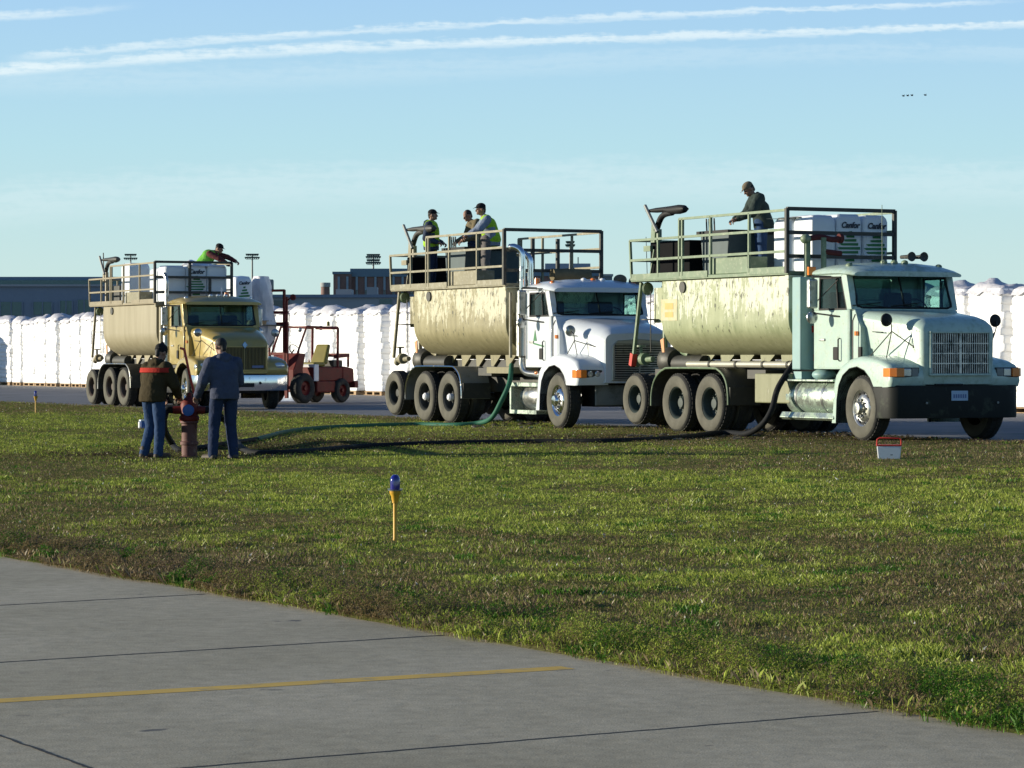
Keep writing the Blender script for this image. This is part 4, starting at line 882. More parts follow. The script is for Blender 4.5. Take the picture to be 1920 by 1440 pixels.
    # doors (proud skin), handle, windows
    for s_ in (-1, 1):
        yo = s_ * (cw + .006); yi = s_ * (cw - .002)
        d = MB().box(cr + .13, cf - .035, min(yo, yi), max(yo, yi), zc0 + .03, zc1 - .01).build('door', P, cab, smooth=0, bevel=.004)
        MB().box(cr + .20, cr + .36, min(yo, s_ * (cw + .03)), max(yo, s_ * (cw + .03)), 1.58, 1.62).build('handle', M['dull_chrome'], d, smooth=0, bevel=.006)
        q = [(cr + .16, zc1 + .01), (cf - .09, zc1 + .01), (cf - .26, roof - .10), (cr + .18, roof - .10)]
        win = MB().prism(q, s_ * (cw - .035), s_ * (cw - .03)).build('side_window', M['glass'], cab, smooth=0)
        fr_ = MB(); ring = [(x_, s_ * (cw - .015), z_) for x_, z_ in q]
        for i in range(4): fr_.bar(ring[i], ring[(i + 1) % 4], .03)
        fr_.bar((cf - .36, s_ * (cw - .015), zc1 + .01), (cf - .42, s_ * (cw - .015), roof - .1), .022); fr_.build('window_frame', M['black'], win, smooth=0)
    MB().box(cr + .055, cr + .058, -.44, .44, 2.26, 2.59).build('rear_window', M['glass'], cab, smooth=0)
    # windscreen
    zb, zt = zc1 + .03, roof - .06; xb, xt = -.665, -.86
    def ws(y, t): return (xb + (xt - xb) * t, y, zb + (zt - zb) * t)
    w = MB()
    for s_ in (-1, 1):
        q = [ws(s_ * .02, .02), ws(s_ * .90, .02), ws(s_ * .87, .98), ws(s_ * .02, .98)]
        w.add(q + [(x - .006, y, z) for x, y, z in q], [(0, 1, 2, 3), (7, 6, 5, 4), (0, 4, 5, 1), (1, 5, 6, 2), (2, 6, 7, 3), (3, 7, 4, 0)])
    win = w.build('windscreen', M['glass'], cab, smooth=0)
    g = MB(); cor = .09; outline = []
    for (sy, t0, sgt) in ((-1, 0, 1), (1, 0, 1), (1, 1, -1), (-1, 1, -1)): pass
    pts = [(-.91 + cor, .0), (.91 - cor, .0), (.90, .06), (.905, .14), (.885, .86), (.88, .94), (.87 - cor, 1.0), (-.87 + cor, 1.0), (-.88, .94), (-.885, .86), (-.905, .14), (-.90, .06)]
    g.tube([ws(y, t) for y, t in pts] + [ws(*pts[0])], .019, 6, cap=False); g.bar(ws(0, 0), ws(0, 1), .02); g.build('gasket', M['black'], win, smooth=40)
    fp = MB()   # painted surround below, above and beside the screen
    fp.hexa([(xb - .06, -.98, zb - .06), (xb + .01, -.98, zb - .06), (xb + .01, .98, zb - .06), (xb - .06, .98, zb - .06), (xb - .06, -.98, zb + .005), (xb + .005, -.98, zb + .005), (xb + .005, .98, zb + .005), (xb - .06, .98, zb + .005)])
    fp.box(xt - .1, xt + .005, -.98, .98, zt - .005, roof - .032)
    fp.build('windscreen_surround', P, cab, smooth=0, bevel=.004)
    for k, (y, a_) in enumerate(((-.35, -.75), (.45, -.30))):
        b = MB(); p0 = Vector(ws(y, .01)) + Vector((.03, 0, 0)); p1 = Vector(ws(a_ if k == 0 else .0, .10)) + Vector((.02, 0, 0)); b.bar(p0, p1, .012); b.bar(p1 + Vector((0, -.25, -.02)), p1 + Vector((0, .28, .03)), .014); b.build('wiper', M['black'], cab, smooth=0)
    # interior
    it = MB(); it.box(-1.7, -1.25, -.80, -.25, 1.3, 1.75); it.box(-1.74, -1.62, -.78, -.27, 1.75, 2.38); it.box(-1.7, -1.25, .25, .80, 1.3, 1.75); it.box(-1.74, -1.62, .27, .78, 1.75, 2.38); it.build('seats', M['seat'], cab, smooth=0, bevel=.04)
    it = MB(); it.box(-1.0, -.75, -.95, .95, 1.6, 2.06); it.build('dashboard', M['black'], cab, smooth=0, bevel=.03)
    sw = MB(); c0 = Vector((-1.08, .50, 2.10)); sw.tube([c0 + Vector((-.06 * math.sin(t) * 1.2, .21 * math.cos(t), .17 * math.sin(t))) for t in [2 * math.pi * k / 20 for k in range(21)]], .014, 6, cap=False); sw.bar(c0, (-.9, .5, 1.95), .04); sw.bar(c0 + Vector((0, -.2, 0)), c0 + Vector((0, .2, 0)), .025); sw.build('steering_wheel', M['black'], cab)
    MB().bar((cr + .1, -.95, 1.3), (cr + .1, -.95, 2.6), .02).build('door_seal', M['black'], cab, smooth=0)
    # ---- hood
    hs = V['hood']; secs = []
    for (x, w_, zt_, r_, zb_, wb_) in hs:
        ring = []
        nA = 7
        for i in range(nA + 1):
            t = math.pi / 2 * i / nA; ring.append((x, -w_ + r_ * (1 - math.cos(t)) * 1.0, zt_ - r_ * .8 * (1 - math.sin(t))))
        ring.append((x, -w_ * .25, zt_ + .012)); ring.append((x, 0, zt_ + .018)); ring.append((x, w_ * .25, zt_ + .012))
        for i in range(nA, -1, -1):
            t = math.pi / 2 * i / nA; ring.append((x, w_ - r_ * (1 - math.cos(t)) * 1.0, zt_ - r_ * .8 * (1 - math.sin(t))))
        ring += [(x, wb_, zb_), (x, -wb_, zb_)]; secs.append(ring)
    b = MB(); b.loft(secs); hood = b.build('hood', P, T, smooth=50)
    hx = hs[-1][0]
    # fenders
    ol = V['fender']
    for s_ in (-1, 1):
        secs = []
        ysteps = [(1.225, .10), (1.215, .045), (1.19, .015), (1.14, 0), (.95, -.012), (.60, -.03)]
        for yy, ins in ysteps:
            cx_, cz_ = -.15, .75
            ring = []
            for i, (x, z) in enumerate(ol):
                outer = i in V['outer']
                if outer:
                    d = Vector((x - cx_, z - cz_)); d2 = d.normalized() * ins; ring.append((x - d2.x, s_ * yy, z - d2.y))
                else: ring.append((x, s_ * yy, z))
            secs.append(ring)
        b = MB(); b.loft(secs); b.build('front_fender', P, T, smooth=55)
        w = MB(); ar = V['arch']; w.loft([[(x, s_ * 1.228, z), (x, s_ * .55, z), (x * 1.0, s_ * .55, z + .012), (x, s_ * 1.228, z + .012)] for x, z in ar], cap=True); w.build('wheel_well', M['black'], T, smooth=0)
    return T, cab, hood

arch = [(-.80, .26), (-.78, .62), (-.72, .86), (-.60, 1.02), (-.40, 1.13), (-.18, 1.16), (.04, 1.10), (.20, .98), (.30, .84)]
F1 = [(-.80, .26), (-.78, .62), (-.72, .86), (-.60, 1.02), (-.40, 1.13), (-.18, 1.16), (.04, 1.10), (.20, .98), (.30, .84), (.78, .86), (.82, .95), (.80, 1.10), (.70, 1.20), (.48, 1.27), (.15, 1.32), (-.15, 1.33), (-.42, 1.29), (-.68, 1.18), (-.84, 1.04), (-.90, .90), (-.92, .26)]
OUT = set(range(9, 20))
VAR = {
 1: dict(n=1, pos=(5.54, 47.1), label='nearest truck, pale green-white conventional cab with splashed green-cream tank and white bales on deck', paint=M['paint1'], tank=M['tank1'], rail=M['rail1'], panel=M['panel1'], rim=M['rim1'], frim=M['dull_chrome'], fend=M['dark_steel'], trim=M['rail1'], tagz=.56, tagr=.455, roof=2.70,
   hood=[(-.66, .93, 2.06, .16, 1.12, .80), (-.30, .90, 2.04, .20, 1.05, .78), (.10, .82, 2.00, .22, .95, .74), (.45, .75, 1.97, .22, .90, .70), (.68, .71, 1.92, .20, .88, .68), (.80, .68, 1.86, .16, .88, .66), (.845, .655, 1.80, .12, .89, .64), (.86, .61, 1.74, .08, .92, .60)],
   fender=F1, outer=OUT, arch=arch),
 2: dict(n=2, pos=(.867, 55.2), label='middle truck with clean white cab, chrome stacks and streaked beige tank', paint=M['paint2'], tank=M['tank2'], rail=M['rail2'], panel=M['console'], rim=M['rim2'], hub=M['white'], frim=M['chrome'], fend=M['grey_steel'], trim=M['chrome'], tagz=.57, tagr=.455, roof=2.62, roofk=1.1,
   hood=[(-.66, .93, 2.03, .22, 1.12, .80), (-.35, .90, 2.03, .28, 1.05, .80), (.0, .84, 1.98, .34, .95, .78), (.35, .78, 1.93, .34, .88, .76), (.62, .74, 1.86, .30, .84, .74), (.78, .71, 1.78, .22, .83, .71), (.83, .68, 1.74, .15, .84, .68)],
   fender=[(-.80, .32), (-.78, .62), (-.72, .86), (-.60, 1.02), (-.40, 1.13), (-.18, 1.16), (.04, 1.10), (.20, .98), (.30, .80), (.74, .80), (.79, .92), (.77, 1.12), (.66, 1.24), (.44, 1.31), (.15, 1.36), (-.15, 1.37), (-.42, 1.33), (-.68, 1.22), (-.86, 1.06), (-.92, .90), (-.95, .32)], outer=OUT, arch=[(x, max(z, .32)) for x, z in arch]),
 3: dict(n=3, pos=(-8.16, 74.7), label='farthest truck on the left with gold cab, chrome bumper and cream tank', paint=M['paint3'], tank=M['tank3'], rail=M['rail3'], panel=M['tank3'], rim=M['rim3'], frim=M['chrome'], fend=M['dark_steel'], trim=M['dull_chrome'], tagz=.50, tagr=.47, roof=2.72, steer=-10,
   hood=[(-.66, .93, 2.06, .18, 1.12, .80), (-.30, .90, 2.05, .24, 1.05, .78), (.10, .82, 2.00, .26, .95, .74), (.45, .75, 1.92, .26, .90, .71), (.70, .70, 1.82, .24, .88, .69), (.82, .67, 1.74, .18, .88, .67), (.87, .63, 1.68, .12, .90, .63)],
   fender=F1, outer=OUT, arch=arch),
}
TR = {}
for k in (1, 2, 3): TR[k] = build_truck(VAR[k])
def Wp(n, p):                      # truck-local point to world
    T = TR[n][0]; c, s_ = math.cos(TRZ), math.sin(TRZ); return Vector((T.location.x + c * p[0] - s_ * p[1], T.location.y + s_ * p[0] + c * p[1], p[2]))

# grilles, lamps, bumpers
def grille_v(T, x, hw, z0, z1, frame, bars, back, n=24, hz=2, depth=.05):
    bk = MB().box(x - .05, x - .02, -hw, hw, z0, z1).build('grille', back, T, smooth=0)
    f = MB(); t = .035
    f.box(x - .05, x + .012, -hw - t, hw + t, z1, z1 + t); f.box(x - .05, x + .012, -hw - t, hw + t, z0 - t, z0); f.box(x - .05, x + .011, -hw - t, -hw, z0, z1); f.box(x - .05, x + .011, hw, hw + t, z0, z1)
    f.build('grille_frame', frame, bk, smooth=0, bevel=.008)
    b = MB()
    for i in range(n):
        y = -hw + 2 * hw * (i + .5) / n; b.box(x - .018, x + .002, y - .007, y + .007, z0 + .002, z1 - .002)
    b.box(x - .02, x + .008, -.018, .018, z0 + .001, z1 - .001)
    for i in range(hz): z = z0 + (z1 - z0) * (i + 1) / (hz + 1); b.box(x - .015, x + .005, -hw + .001, hw - .001, z - .008, z + .008)
    b.build('grille_bars', bars, bk, smooth=0)
    return bk
T1, cab1, hood1 = TR[1]; T2, cab2, hood2 = TR[2]; T3, cab3, hood3 = TR[3]
grille_v(T1, .895, .535, 1.06, 1.69, M['paint1'], M['dull_chrome'], M['void'], 26, 3)
g3 = grille_v(T3, .905, .56, 1.00, 1.55, M['paint3'], mat('gold_grille_bar', (.20, .15, .045), .4), M['void'], 30, 0)
MB().prism([(0, 1.52), (.07, 1.61), (0, 1.70), (-.07, 1.61)], .925, .945, 'yz').build('emblem', mat('blue_emblem', (.25, .40, .62), .2, .5), g3, smooth=0, bevel=.006)
MB().box(.91, .925, .20, .50, 1.04, 1.10).build('badge', mat('badge_blue', (.10, .14, .28), .3), g3, smooth=0)
# middle truck: horizontal slats in a rounded chrome shell
def grille_h(T, x, hw, z0, z1):
    c = .10; f = MB(); o = [(-hw - .06, z0 - .05), (hw + .06, z0 - .05), (hw + .05, z1 - .03), (hw - .05, z1 + .06), (0, z1 + .09), (-hw + .05, z1 + .06), (-hw - .05, z1 - .03)]
    fr_ = f.prism(o, x - .10, x + .02, 'yz').build('grille_shell', mat('brushed_surround', (.42, .42, .38), .35, .6), T, smooth=0, bevel=.02)
    bk = MB().box(x + .021, x + .026, -hw, hw, z0, z1).build('grille_opening', M['void'], fr_, smooth=0)
    b = MB(); n = 15
    for i in range(n):
        z = z0 + (z1 - z0) * (i + .5) / n; b.box(x + .028, x + .05, -hw, hw, z - .009, z + .011)
    b.box(x + .027, x + .052, -.012, .012, z0 + .001, z1 - .001); b.build('grille_bars', M['dull_chrome'], fr_, smooth=0)
grille_h(T2, .83, .50, .92, 1.56)
# headlamps
def lamps(T, n):
    for s_ in (-1, 1):
        if n == 1:
            h = MB().box(.785, .828, *sorted((s_ * .72, s_ * 1.16)), 1.00, 1.155).build('headlight', M['dark_steel'], T, smooth=0, bevel=.01)
            MB().box(.80, .838, *sorted((s_ * .74, s_ * .86)), 1.015, 1.14).build('lens', M['grey_steel'], h, smooth=0, bevel=.01)
            MB().box(.80, .842, *sorted((s_ * .87, s_ * 1.01)), 1.015, 1.14).build('lens', M['lamp'], h, smooth=0, bevel=.015)
            p = [(.60, s_ * 1.245), (.78, s_ * 1.238), (.862, s_ * 1.15), (.866, s_ * 1.02), (.80, s_ * 1.02), (.60, s_ * 1.15)]
            MB().prism(p, 1.01, 1.145, 'xy').build('turn_signal', M['amber'], h, smooth=0, bevel=.008)
        elif n == 2:
            h = MB().box(.72, .80, *sorted((s_ * .72, s_ * 1.20)), .93, 1.085).build('headlight', M['dark_steel'], T, smooth=0, bevel=.02)
            for y in (.83, .98): MB().lathe([(.0, .02), (.045, .015), (.058, 0), (.062, -.01)], (.80, s_ * y, 1.005), 'x', 20).build('lens', M['lamp'], h)
            p = [(.58, s_ * 1.248), (.74, s_ * 1.243), (.82, s_ * 1.18), (.83, s_ * 1.07), (.78, s_ * 1.07), (.60, s_ * 1.15)]
            MB().prism(p, .935, 1.08, 'xy').build('turn_signal', M['amber'], h, smooth=0, bevel=.008)
        else:
            h = MB(); h.ell((.76, s_ * .98, 1.09), (.075, .16, .085), 20, 12); h = h.build('headlight', M['lamp'], T)
            MB().box(.70, .845, *sorted((s_ * .85, s_ * 1.12)), .985, 1.0).build('headlight_base', M['paint3'], h, smooth=0)
            MB().ell((.68, s_ * 1.205, 1.06), (.10, .03, .08), 16, 8).build('side_lamp', M['lamp'], h)
for k in (1, 2, 3): lamps(TR[k][0], k)
def bumper(T, pl, z0, z1, m, th=.03, flip=False):
    full = [(x, -y) for x, y in pl] + [(x, y) for x, y in reversed(pl)]
    out = []; P2 = [Vector(p) for p in full]
    for i, p in enumerate(P2):
        d = (P2[min(i + 1, len(P2) - 1)] - P2[max(i - 1, 0)]).normalized(); q = Vector((-d.y, d.x)); out.append((p, p + q * th))
    secs = []
    H = z1 - z0
    for o_, i_ in out: secs.append([(o_.x, o_.y, z0 + .02), (o_.x, o_.y, z1 - .02), ((o_.x * .8 + i_.x * .2), (o_.y * .8 + i_.y * .2), z1), (i_.x, i_.y, z1), (i_.x, i_.y, z0), ((o_.x * .8 + i_.x * .2), (o_.y * .8 + i_.y * .2), z0)])
    return MB().loft(secs).build('bumper', m, T, smooth=40)
bp = [(.30, 1.225), (.55, 1.225), (.68, 1.205), (.78, 1.15), (.84, 1.05), (.87, .90), (.88, .5)]
B1 = bumper(T1, bp, .36, .875, M['bumper1'])
MB().box(.84, .90, -.45, .05, .875, .90).build('tow_pad', M['black'], B1, smooth=0)
pl_ = MB().box(.884, .89, -.16, .15, .635, .79).build('licence_plate', mat('plate_blue_white', (.33, .45, .60), .5, 0, var=.1), B1, smooth=0)
pt = MB()
for i in range(6):
    y = -.125 + i * .043; MB().box(.8905, .892, y, y + .028, .675, .735).build('plate_character', mat('plate_ink', (.10, .15, .32), .5) if i == 0 else bpy.data.materials['plate_ink'], pl_, smooth=0)
for y in (-.62, .72): MB().lathe([(.0, .012), (.02, .01), (.02, 0)], (.885, y, .60), 'x', 10).build('bolt', M['grey_steel'], B1)
MB().box(.58, .62, -.78, .78, .42, .80).build('bumper', M['grey_steel'], T2, smooth=0, bevel=.02)
bp3 = [(.32, 1.235), (.62, 1.235), (.78, 1.19), (.86, 1.05), (.90, .8), (.91, .4)]
B3 = bumper(T3, bp3, .47, .86, M['chrome'])
MB().box(.912, .918, -.66, .26, .56, .66).build('air_slot', M['void'], B3, smooth=0, bevel=.01)
MB().lathe([(0, .01), (.035, .01), (.035, 0)], (.905, .42, .66), 'x', 16).build('tow_hole', M['void'], B3)
for T in (T1, T2, T3): MB().box(.0, .55, -.75, .75, .40, .85).build('radiator_bottom', M['black'], T, smooth=0)

# mirrors
def mirrors(T, n, cab):
    for s_ in (-1, 1):
        y = s_ * 1.28; x = -.88 if n != 3 else -.88
        zt, zb = (2.58, 2.10)
        x = -1.42
        h = MB().box(x - .05, x + .05, *sorted((s_ * 1.20, s_ * 1.37)), zb, zt).build('side_mirror', M['dull_chrome'], T, smooth=0, bevel=.03, bseg=3)
        MB().box(x - .058, x - .051, *sorted((s_ * 1.215, s_ * 1.355)), zb + .03, zt - .03).build('mirror_glass', M['mirror'], h, smooth=0)
        a = MB(); a.tube([(x + .02, s_ * 1.285, zt - .02), (x + .02, s_ * 1.285, zt + .05), (-1.25, s_ * 1.03, zt + .04)], .012, 6); a.tube([(x + .02, s_ * 1.285, zb), (x + .02, s_ * 1.285, zb - .07), (-1.0, s_ * 1.03, zb - .13)], .014, 6); a.tube([(x, s_ * 1.3, zt + .03), (-.98, s_ * 1.04, zt + .02)], .012, 6); a.tube([(x, s_ * 1.22, zb + .1), (-1.05, s_ * 1.03, zt - .02)], .009, 6); a.build('mirror_arm', M['dark_steel'], h)
        c = MB(); c.lathe([(0, .02), (.07, .018), (.10, 0), (.105, -.02), (.06, -.055), (0, -.06)], (x + .02, s_ * 1.29, zb - .14), 'x', 20); c.build('convex_mirror', M['dull_chrome'], h)
        # hood mirror on a tripod
        hx_, hy, hz = .38, s_ * 1.03, (1.90 if n != 3 else 1.92)
        if n == 2: hx_, hz = .10, 1.80
        hm = MB().lathe([(0, .035), (.06, .03), (.10, .005), (.105, -.015), (.0, -.02)], (hx_ + .0, hy, hz), 'x', 24).build('hood_mirror', M['black'] if n == 1 else M['dull_chrome'], T)
        a = MB(); kx, ky, kz = hx_ + .06, s_ * .98, hz - .18
        a.tube([(hx_ + .02, hy, hz), (hx_ + .08, hy - s_ * .03, hz - .06), (kx, ky, kz)], .009, 6)
        for bx, by, bz in ((-.16, .99, 1.33), (.24, .95, 1.28), (.64, .70, 1.48)): a.tube([(kx, ky, kz), (bx, s_ * by, bz)], .009, 6); a.ell((bx, s_ * by, bz), (.022, .022, .022), 8, 6)
        a.build('mirror_arm', M['dark_steel'], hm)
for k in (1, 2, 3): mirrors(TR[k][0], k, TR[k][1])
# small cab fittings
for n in (1, 2, 3):
    T, cab, hood = TR[n]; rz = VAR[n]['roof'] + .12
    for i, y in enumerate((-.86, -.2, 0, .2, .86)):
        m = {1: M['rail1'], 2: M['amber'] if i % 2 == 0 else M['white'], 3: M['lamp']}[n]; MB().ell((-.98, y, rz - (.03 if abs(y) > .5 else -.03)), (.07, .055, .045), 12, 8).build('marker_lamp', m, cab)
    hn = MB(); hn.lathe([(.0, -.25), (.03, -.25), (.035, -.05), (.08, .06), (.075, .065), (0, .03)], (-.95, .28 if n == 1 else -.5, rz + .13), 'x', 14); 
    if n == 1: hn.lathe([(.0, -.25), (.03, -.25), (.035, -.05), (.08, .06), (.075, .065), (0, .03)], (-.95, .52, rz + .13), 'x', 14); hn.bar((-1.05, .25, rz + .12), (-1.05, .55, rz + .12), .03)
    if n == 2: hn = MB(); hn.ell((-1.05, .62, rz + .05), (.13, .13, .10)); hn.ell((-1.05, 1.3 - .35, rz + .02), (.13, .13, .10))
    if n != 3: hn.build('air_horn' if n == 1 else 'roof_dome', M['dark_steel'] if n == 1 else M['tan_cap'], cab)
    # grab handle and air intake on hood side, marker by door
    a = MB(); a.tube([(-.58, -1.0, 2.0), (-.56, -1.06, 1.9), (-.56, -1.06, 1.25), (-.58, -1.0, 1.2)], .011, 6); a.build('grab_handle', M['dark_steel'], cab)
    MB().box(-.60, -.50, -1.01, -.97, 1.66, 1.73).build('side_marker', M['amber'], cab, smooth=0, bevel=.008)
    a = MB(); a.tube([(-.22, -.88, 1.72), (-.22, -.905, 1.72), (.0, -.88, 1.71), (.0, -.85, 1.71)], .008, 6); a.build('hood_latch', M['dark_steel'], hood)
    a = MB(); a.tube([(-.98, -1.04, 1.62), (-.98, -1.07, 1.6), (-.98, -1.07, 1.28), (-.98, -1.04, 1.25)], .012, 6); a.build('grab_handle', M['black'], cab)
    MB().box(-1.18, -1.04, -1.05, -1.02, 1.27, 1.48).build('step_light', M['black'], cab, smooth=0, bevel=.02)
MB().box(-.50, -.42, -1.0, -.965, 1.25, 1.48).build('intake_grille', M['black'], hood1, smooth=0)
a = MB(); a.lathe([(.07, 0), (.06, .10), (0, .12)], (-1.15, .30, 2.86), 'z', 16); a.build('beacon', M['amber'], cab3)
a = MB(); a.tube([(-1.2, .18, 2.8), (-1.2, .18, 3.08)], .02, 8); a.build('antenna_mount', M['white'], cab3)
a = MB(); a.lathe([(.06, 0), (.05, .11), (0, .12)], (-1.5, -.92, 2.70), 'z', 16); a.build('beacon', M['amber'], cab2)
MB().tube([(-1.1, 1.25, 2.5), (-1.12, 1.22, 3.62)], .007, 5).build('whip_antenna', M['dark_steel'], cab2)
MB().tube([(-.95, -.25, 2.78), (-.96, -.25, 3.78)], .006, 5).build('whip_antenna', M['rail1'], cab1)
d = MB(); d.add([(-1.45, -1.032, 1.62), (-1.30, -1.032, 1.62), (-1.375, -1.032, 1.84)], [(0, 1, 2)]); d.add([(-1.45, -1.032, 1.56), (-1.0, -1.032, 1.50), (-1.0, -1.032, 1.53), (-1.45, -1.032, 1.59)], [(0, 1, 2, 3)]); d.build('door_decal', M['green_ink'], cab2, smooth=0)
MB().box(-.9, -.2, -1.24, -1.21, 1.0, 1.05).build('side_marker', M['amber'], cab2, smooth=0) if False else None
MB().ell((-.93, -1.23, 1.02), (.05, .03, .03), 10, 6).build('side_marker', M['amber'], T2)

# ---------------------------------------------------------------- bales on the trucks
def text_mesh(txt, size, m, parent, loc, rot, sx=1.0, shear=0.25, off=.006):
    c = bpy.data.curves.new('t', 'FONT'); c.body = txt; c.size = size; c.align_x = 'CENTER'; c.offset = off; c.shear = shear; c.extrude = .0015
    o = bpy.data.objects.new('t', c); C.objects.link(o); dg = bpy.context.evaluated_depsgraph_get(); me = bpy.data.meshes.new_from_object(o.evaluated_get(dg)); bpy.data.objects.remove(o)
    me.materials.clear(); me.materials.append(m); q = bpy.data.objects.new('lettering', me); C.objects.link(q); q.parent = parent; q.location = loc; q.rotation_euler = rot; q.scale = (sx, 1, 1); return q
def sack(w, d, h, seed, lean=0.0):
    """one tall film-wrapped bale, w along y, d along x"""
    rnd = random.Random(seed); secs = []; nn = 32
    for i in range(15):
        f = i / 14; z = h * f; k = 1.0; e = .20
        if f < .06: k = .95 + f * .8
        if f > .86: k = 1 - (f - .86) ** 1.6 * 4.2; z = h * (f - (f - .86) * .2)
        ring = []
        for q in range(nn):
            t = 2 * math.pi * q / nn; cx, cy = math.cos(t), math.sin(t)
            wob = 1 + .008 * math.sin(6 * t + seed) + .006 * math.sin(11 * t + 3 * f + seed)
            ring.append((math.copysign(abs(cx) ** e, cx) * d / 2 * k * wob + lean * z, math.copysign(abs(cy) ** e, cy) * w / 2 * k * wob, z + (rnd.uniform(-.006, .006) if f > .8 else 0)))
        secs.append(ring)
    return MB().loft(secs)
def logo_parts(b, x, w, zc, hh, name=True):
    # striped diamond on the front (+x) face
    n = 9; hw = w * .40
    for i in range(n):
        zz = zc + hh * (1 - (i + .5) / n * 2); t = 1 - abs((i + .5) / n * 2 - 1); t = max(.12, t); k = hw * (t ** .8) * 1.05; th = hh * 2 / n * .34
        lo = -k * (1.25 if 2 < i < 8 else 1.0); hi = k * .95
        m = MB(); m.add([(x, lo, zz + th * .25), (x, lo * .8, zz - th), (x, hi, zz - th), (x, hi, zz + th), (x, lo * .8, zz + th * .6)], [(0, 1, 2, 3, 4)]); m.build('logo_stripe', M['green_ink'], b, smooth=0)
def bale_on(n, x, y, z, w, d, h, seed, label, logo=True, rz=0, top=None, group=None, tilt=(0, 0)):
    p = Wp(n, (x, y, z)); o = sack(w, d, h, seed).build('wrapped_bale', M['bale'], smooth=60); o.location = p; o.rotation_euler = (tilt[0], tilt[1], TRZ + rz)
    tag(o, label, 'bale', group or 'wrapped bales carried on the trucks')
    fx = d / 2 + .014
    if logo:
        logo_parts(o, fx, w, h * .40, h * .30); text_mesh('Canfor', w * .27, M['dark_ink'], o, (fx, .0, h * .745), (R(90), 0, R(90)), .95)
    return o
bale_on(1, -2.80, -.39, 2.74, .47, .62, .96, 1, 'plain white film bale nearest the railing at the front of the nearest truck deck', False)
bale_on(1, -2.80, .11, 2.74, .49, .62, .99, 2, 'white bale with green striped diamond in the middle of the nearest truck load')
bale_on(1, -2.80, .63, 2.74, .49, .62, .98, 3, 'white bale with green striped diamond at the far right of the nearest truck load')
for k, y in enumerate((-.39, .11, .63)): bale_on(1, -3.44, y, 2.74, .49, .60, .95, 4 + k, ('rear row white bale beside the railing of the nearest truck', 'rear row white bale in the middle of the nearest truck load', 'rear row white bale on the far side of the nearest truck load')[k], False)
bale_on(3, -6.2, -.42, 2.74, .60, .70, 1.13, 7, 'tall single white bale near the rear of the gold truck deck', False)
for k, (y, lg) in enumerate(((-.62, False), (-.05, True), (.52, False))): bale_on(3, -2.75, y, 2.74, .57, .62, .96 + .02 * k, 10 + k, ('plain white bale at the left of the gold truck front load', 'white bale with green striped diamond in the gold truck front load', 'plain white bale at the right of the gold truck front load')[k], lg)
for k, y in enumerate((-.5, .15)): bale_on(3, -3.6, y, 2.74, .62, .75, .92, 14 + k, ('rear row white bale beside the railing of the gold truck', 'rear row white bale on the far side of the gold truck')[k], False)
def crumple(name, label, p, rz, w, d, h, seed, m=None, n=18, cat='plastic sheet'):
    rnd = random.Random(seed); v = []
    for i in range(n + 1):
        for j in range(n + 1):
            a, b_ = i / n * 2 - 1, j / n * 2 - 1; r_ = min(1, math.sqrt(a * a + b_ * b_)); z = h * (1 - r_ ** 2) * (.7 + .3 * math.sin(a * 5 + seed)) + rnd.uniform(0, h * .22) * (1 - r_)
            v.append((a * w / 2 * (1 + .1 * math.sin(b_ * 7 + seed)), b_ * d / 2 * (1 + .1 * math.cos(a * 6)), max(.003, z)))
    b = MB(); b.add(v, [(i * (n + 1) + j, (i + 1) * (n + 1) + j, (i + 1) * (n + 1) + j + 1, i * (n + 1) + j + 1) for i in range(n) for j in range(n)]); b.add([(a, b2, .0) for a, b2 in ((-w / 2.2, -d / 2.2), (w / 2.2, -d / 2.2), (w / 2.2, d / 2.2), (-w / 2.2, d / 2.2))], [(3, 2, 1, 0)])
    o = b.build(name, m or M['cover'], smooth=25); o.location = p; o.rotation_euler = (0, 0, rz); tag(o, label, cat); return o
crumple('film_sheet', 'bright crumpled white film on top of the gold truck front load', Wp(3, (-2.8, -.05, 3.70)), TRZ, .55, .5, .14, 3, M['plastic'])
crumple('film_sheet', 'crumpled pale film draped over the nearest truck bales', Wp(1, (-3.35, -.1, 3.66)), TRZ, .95, 1.2, .07, 5, M['plastic'])

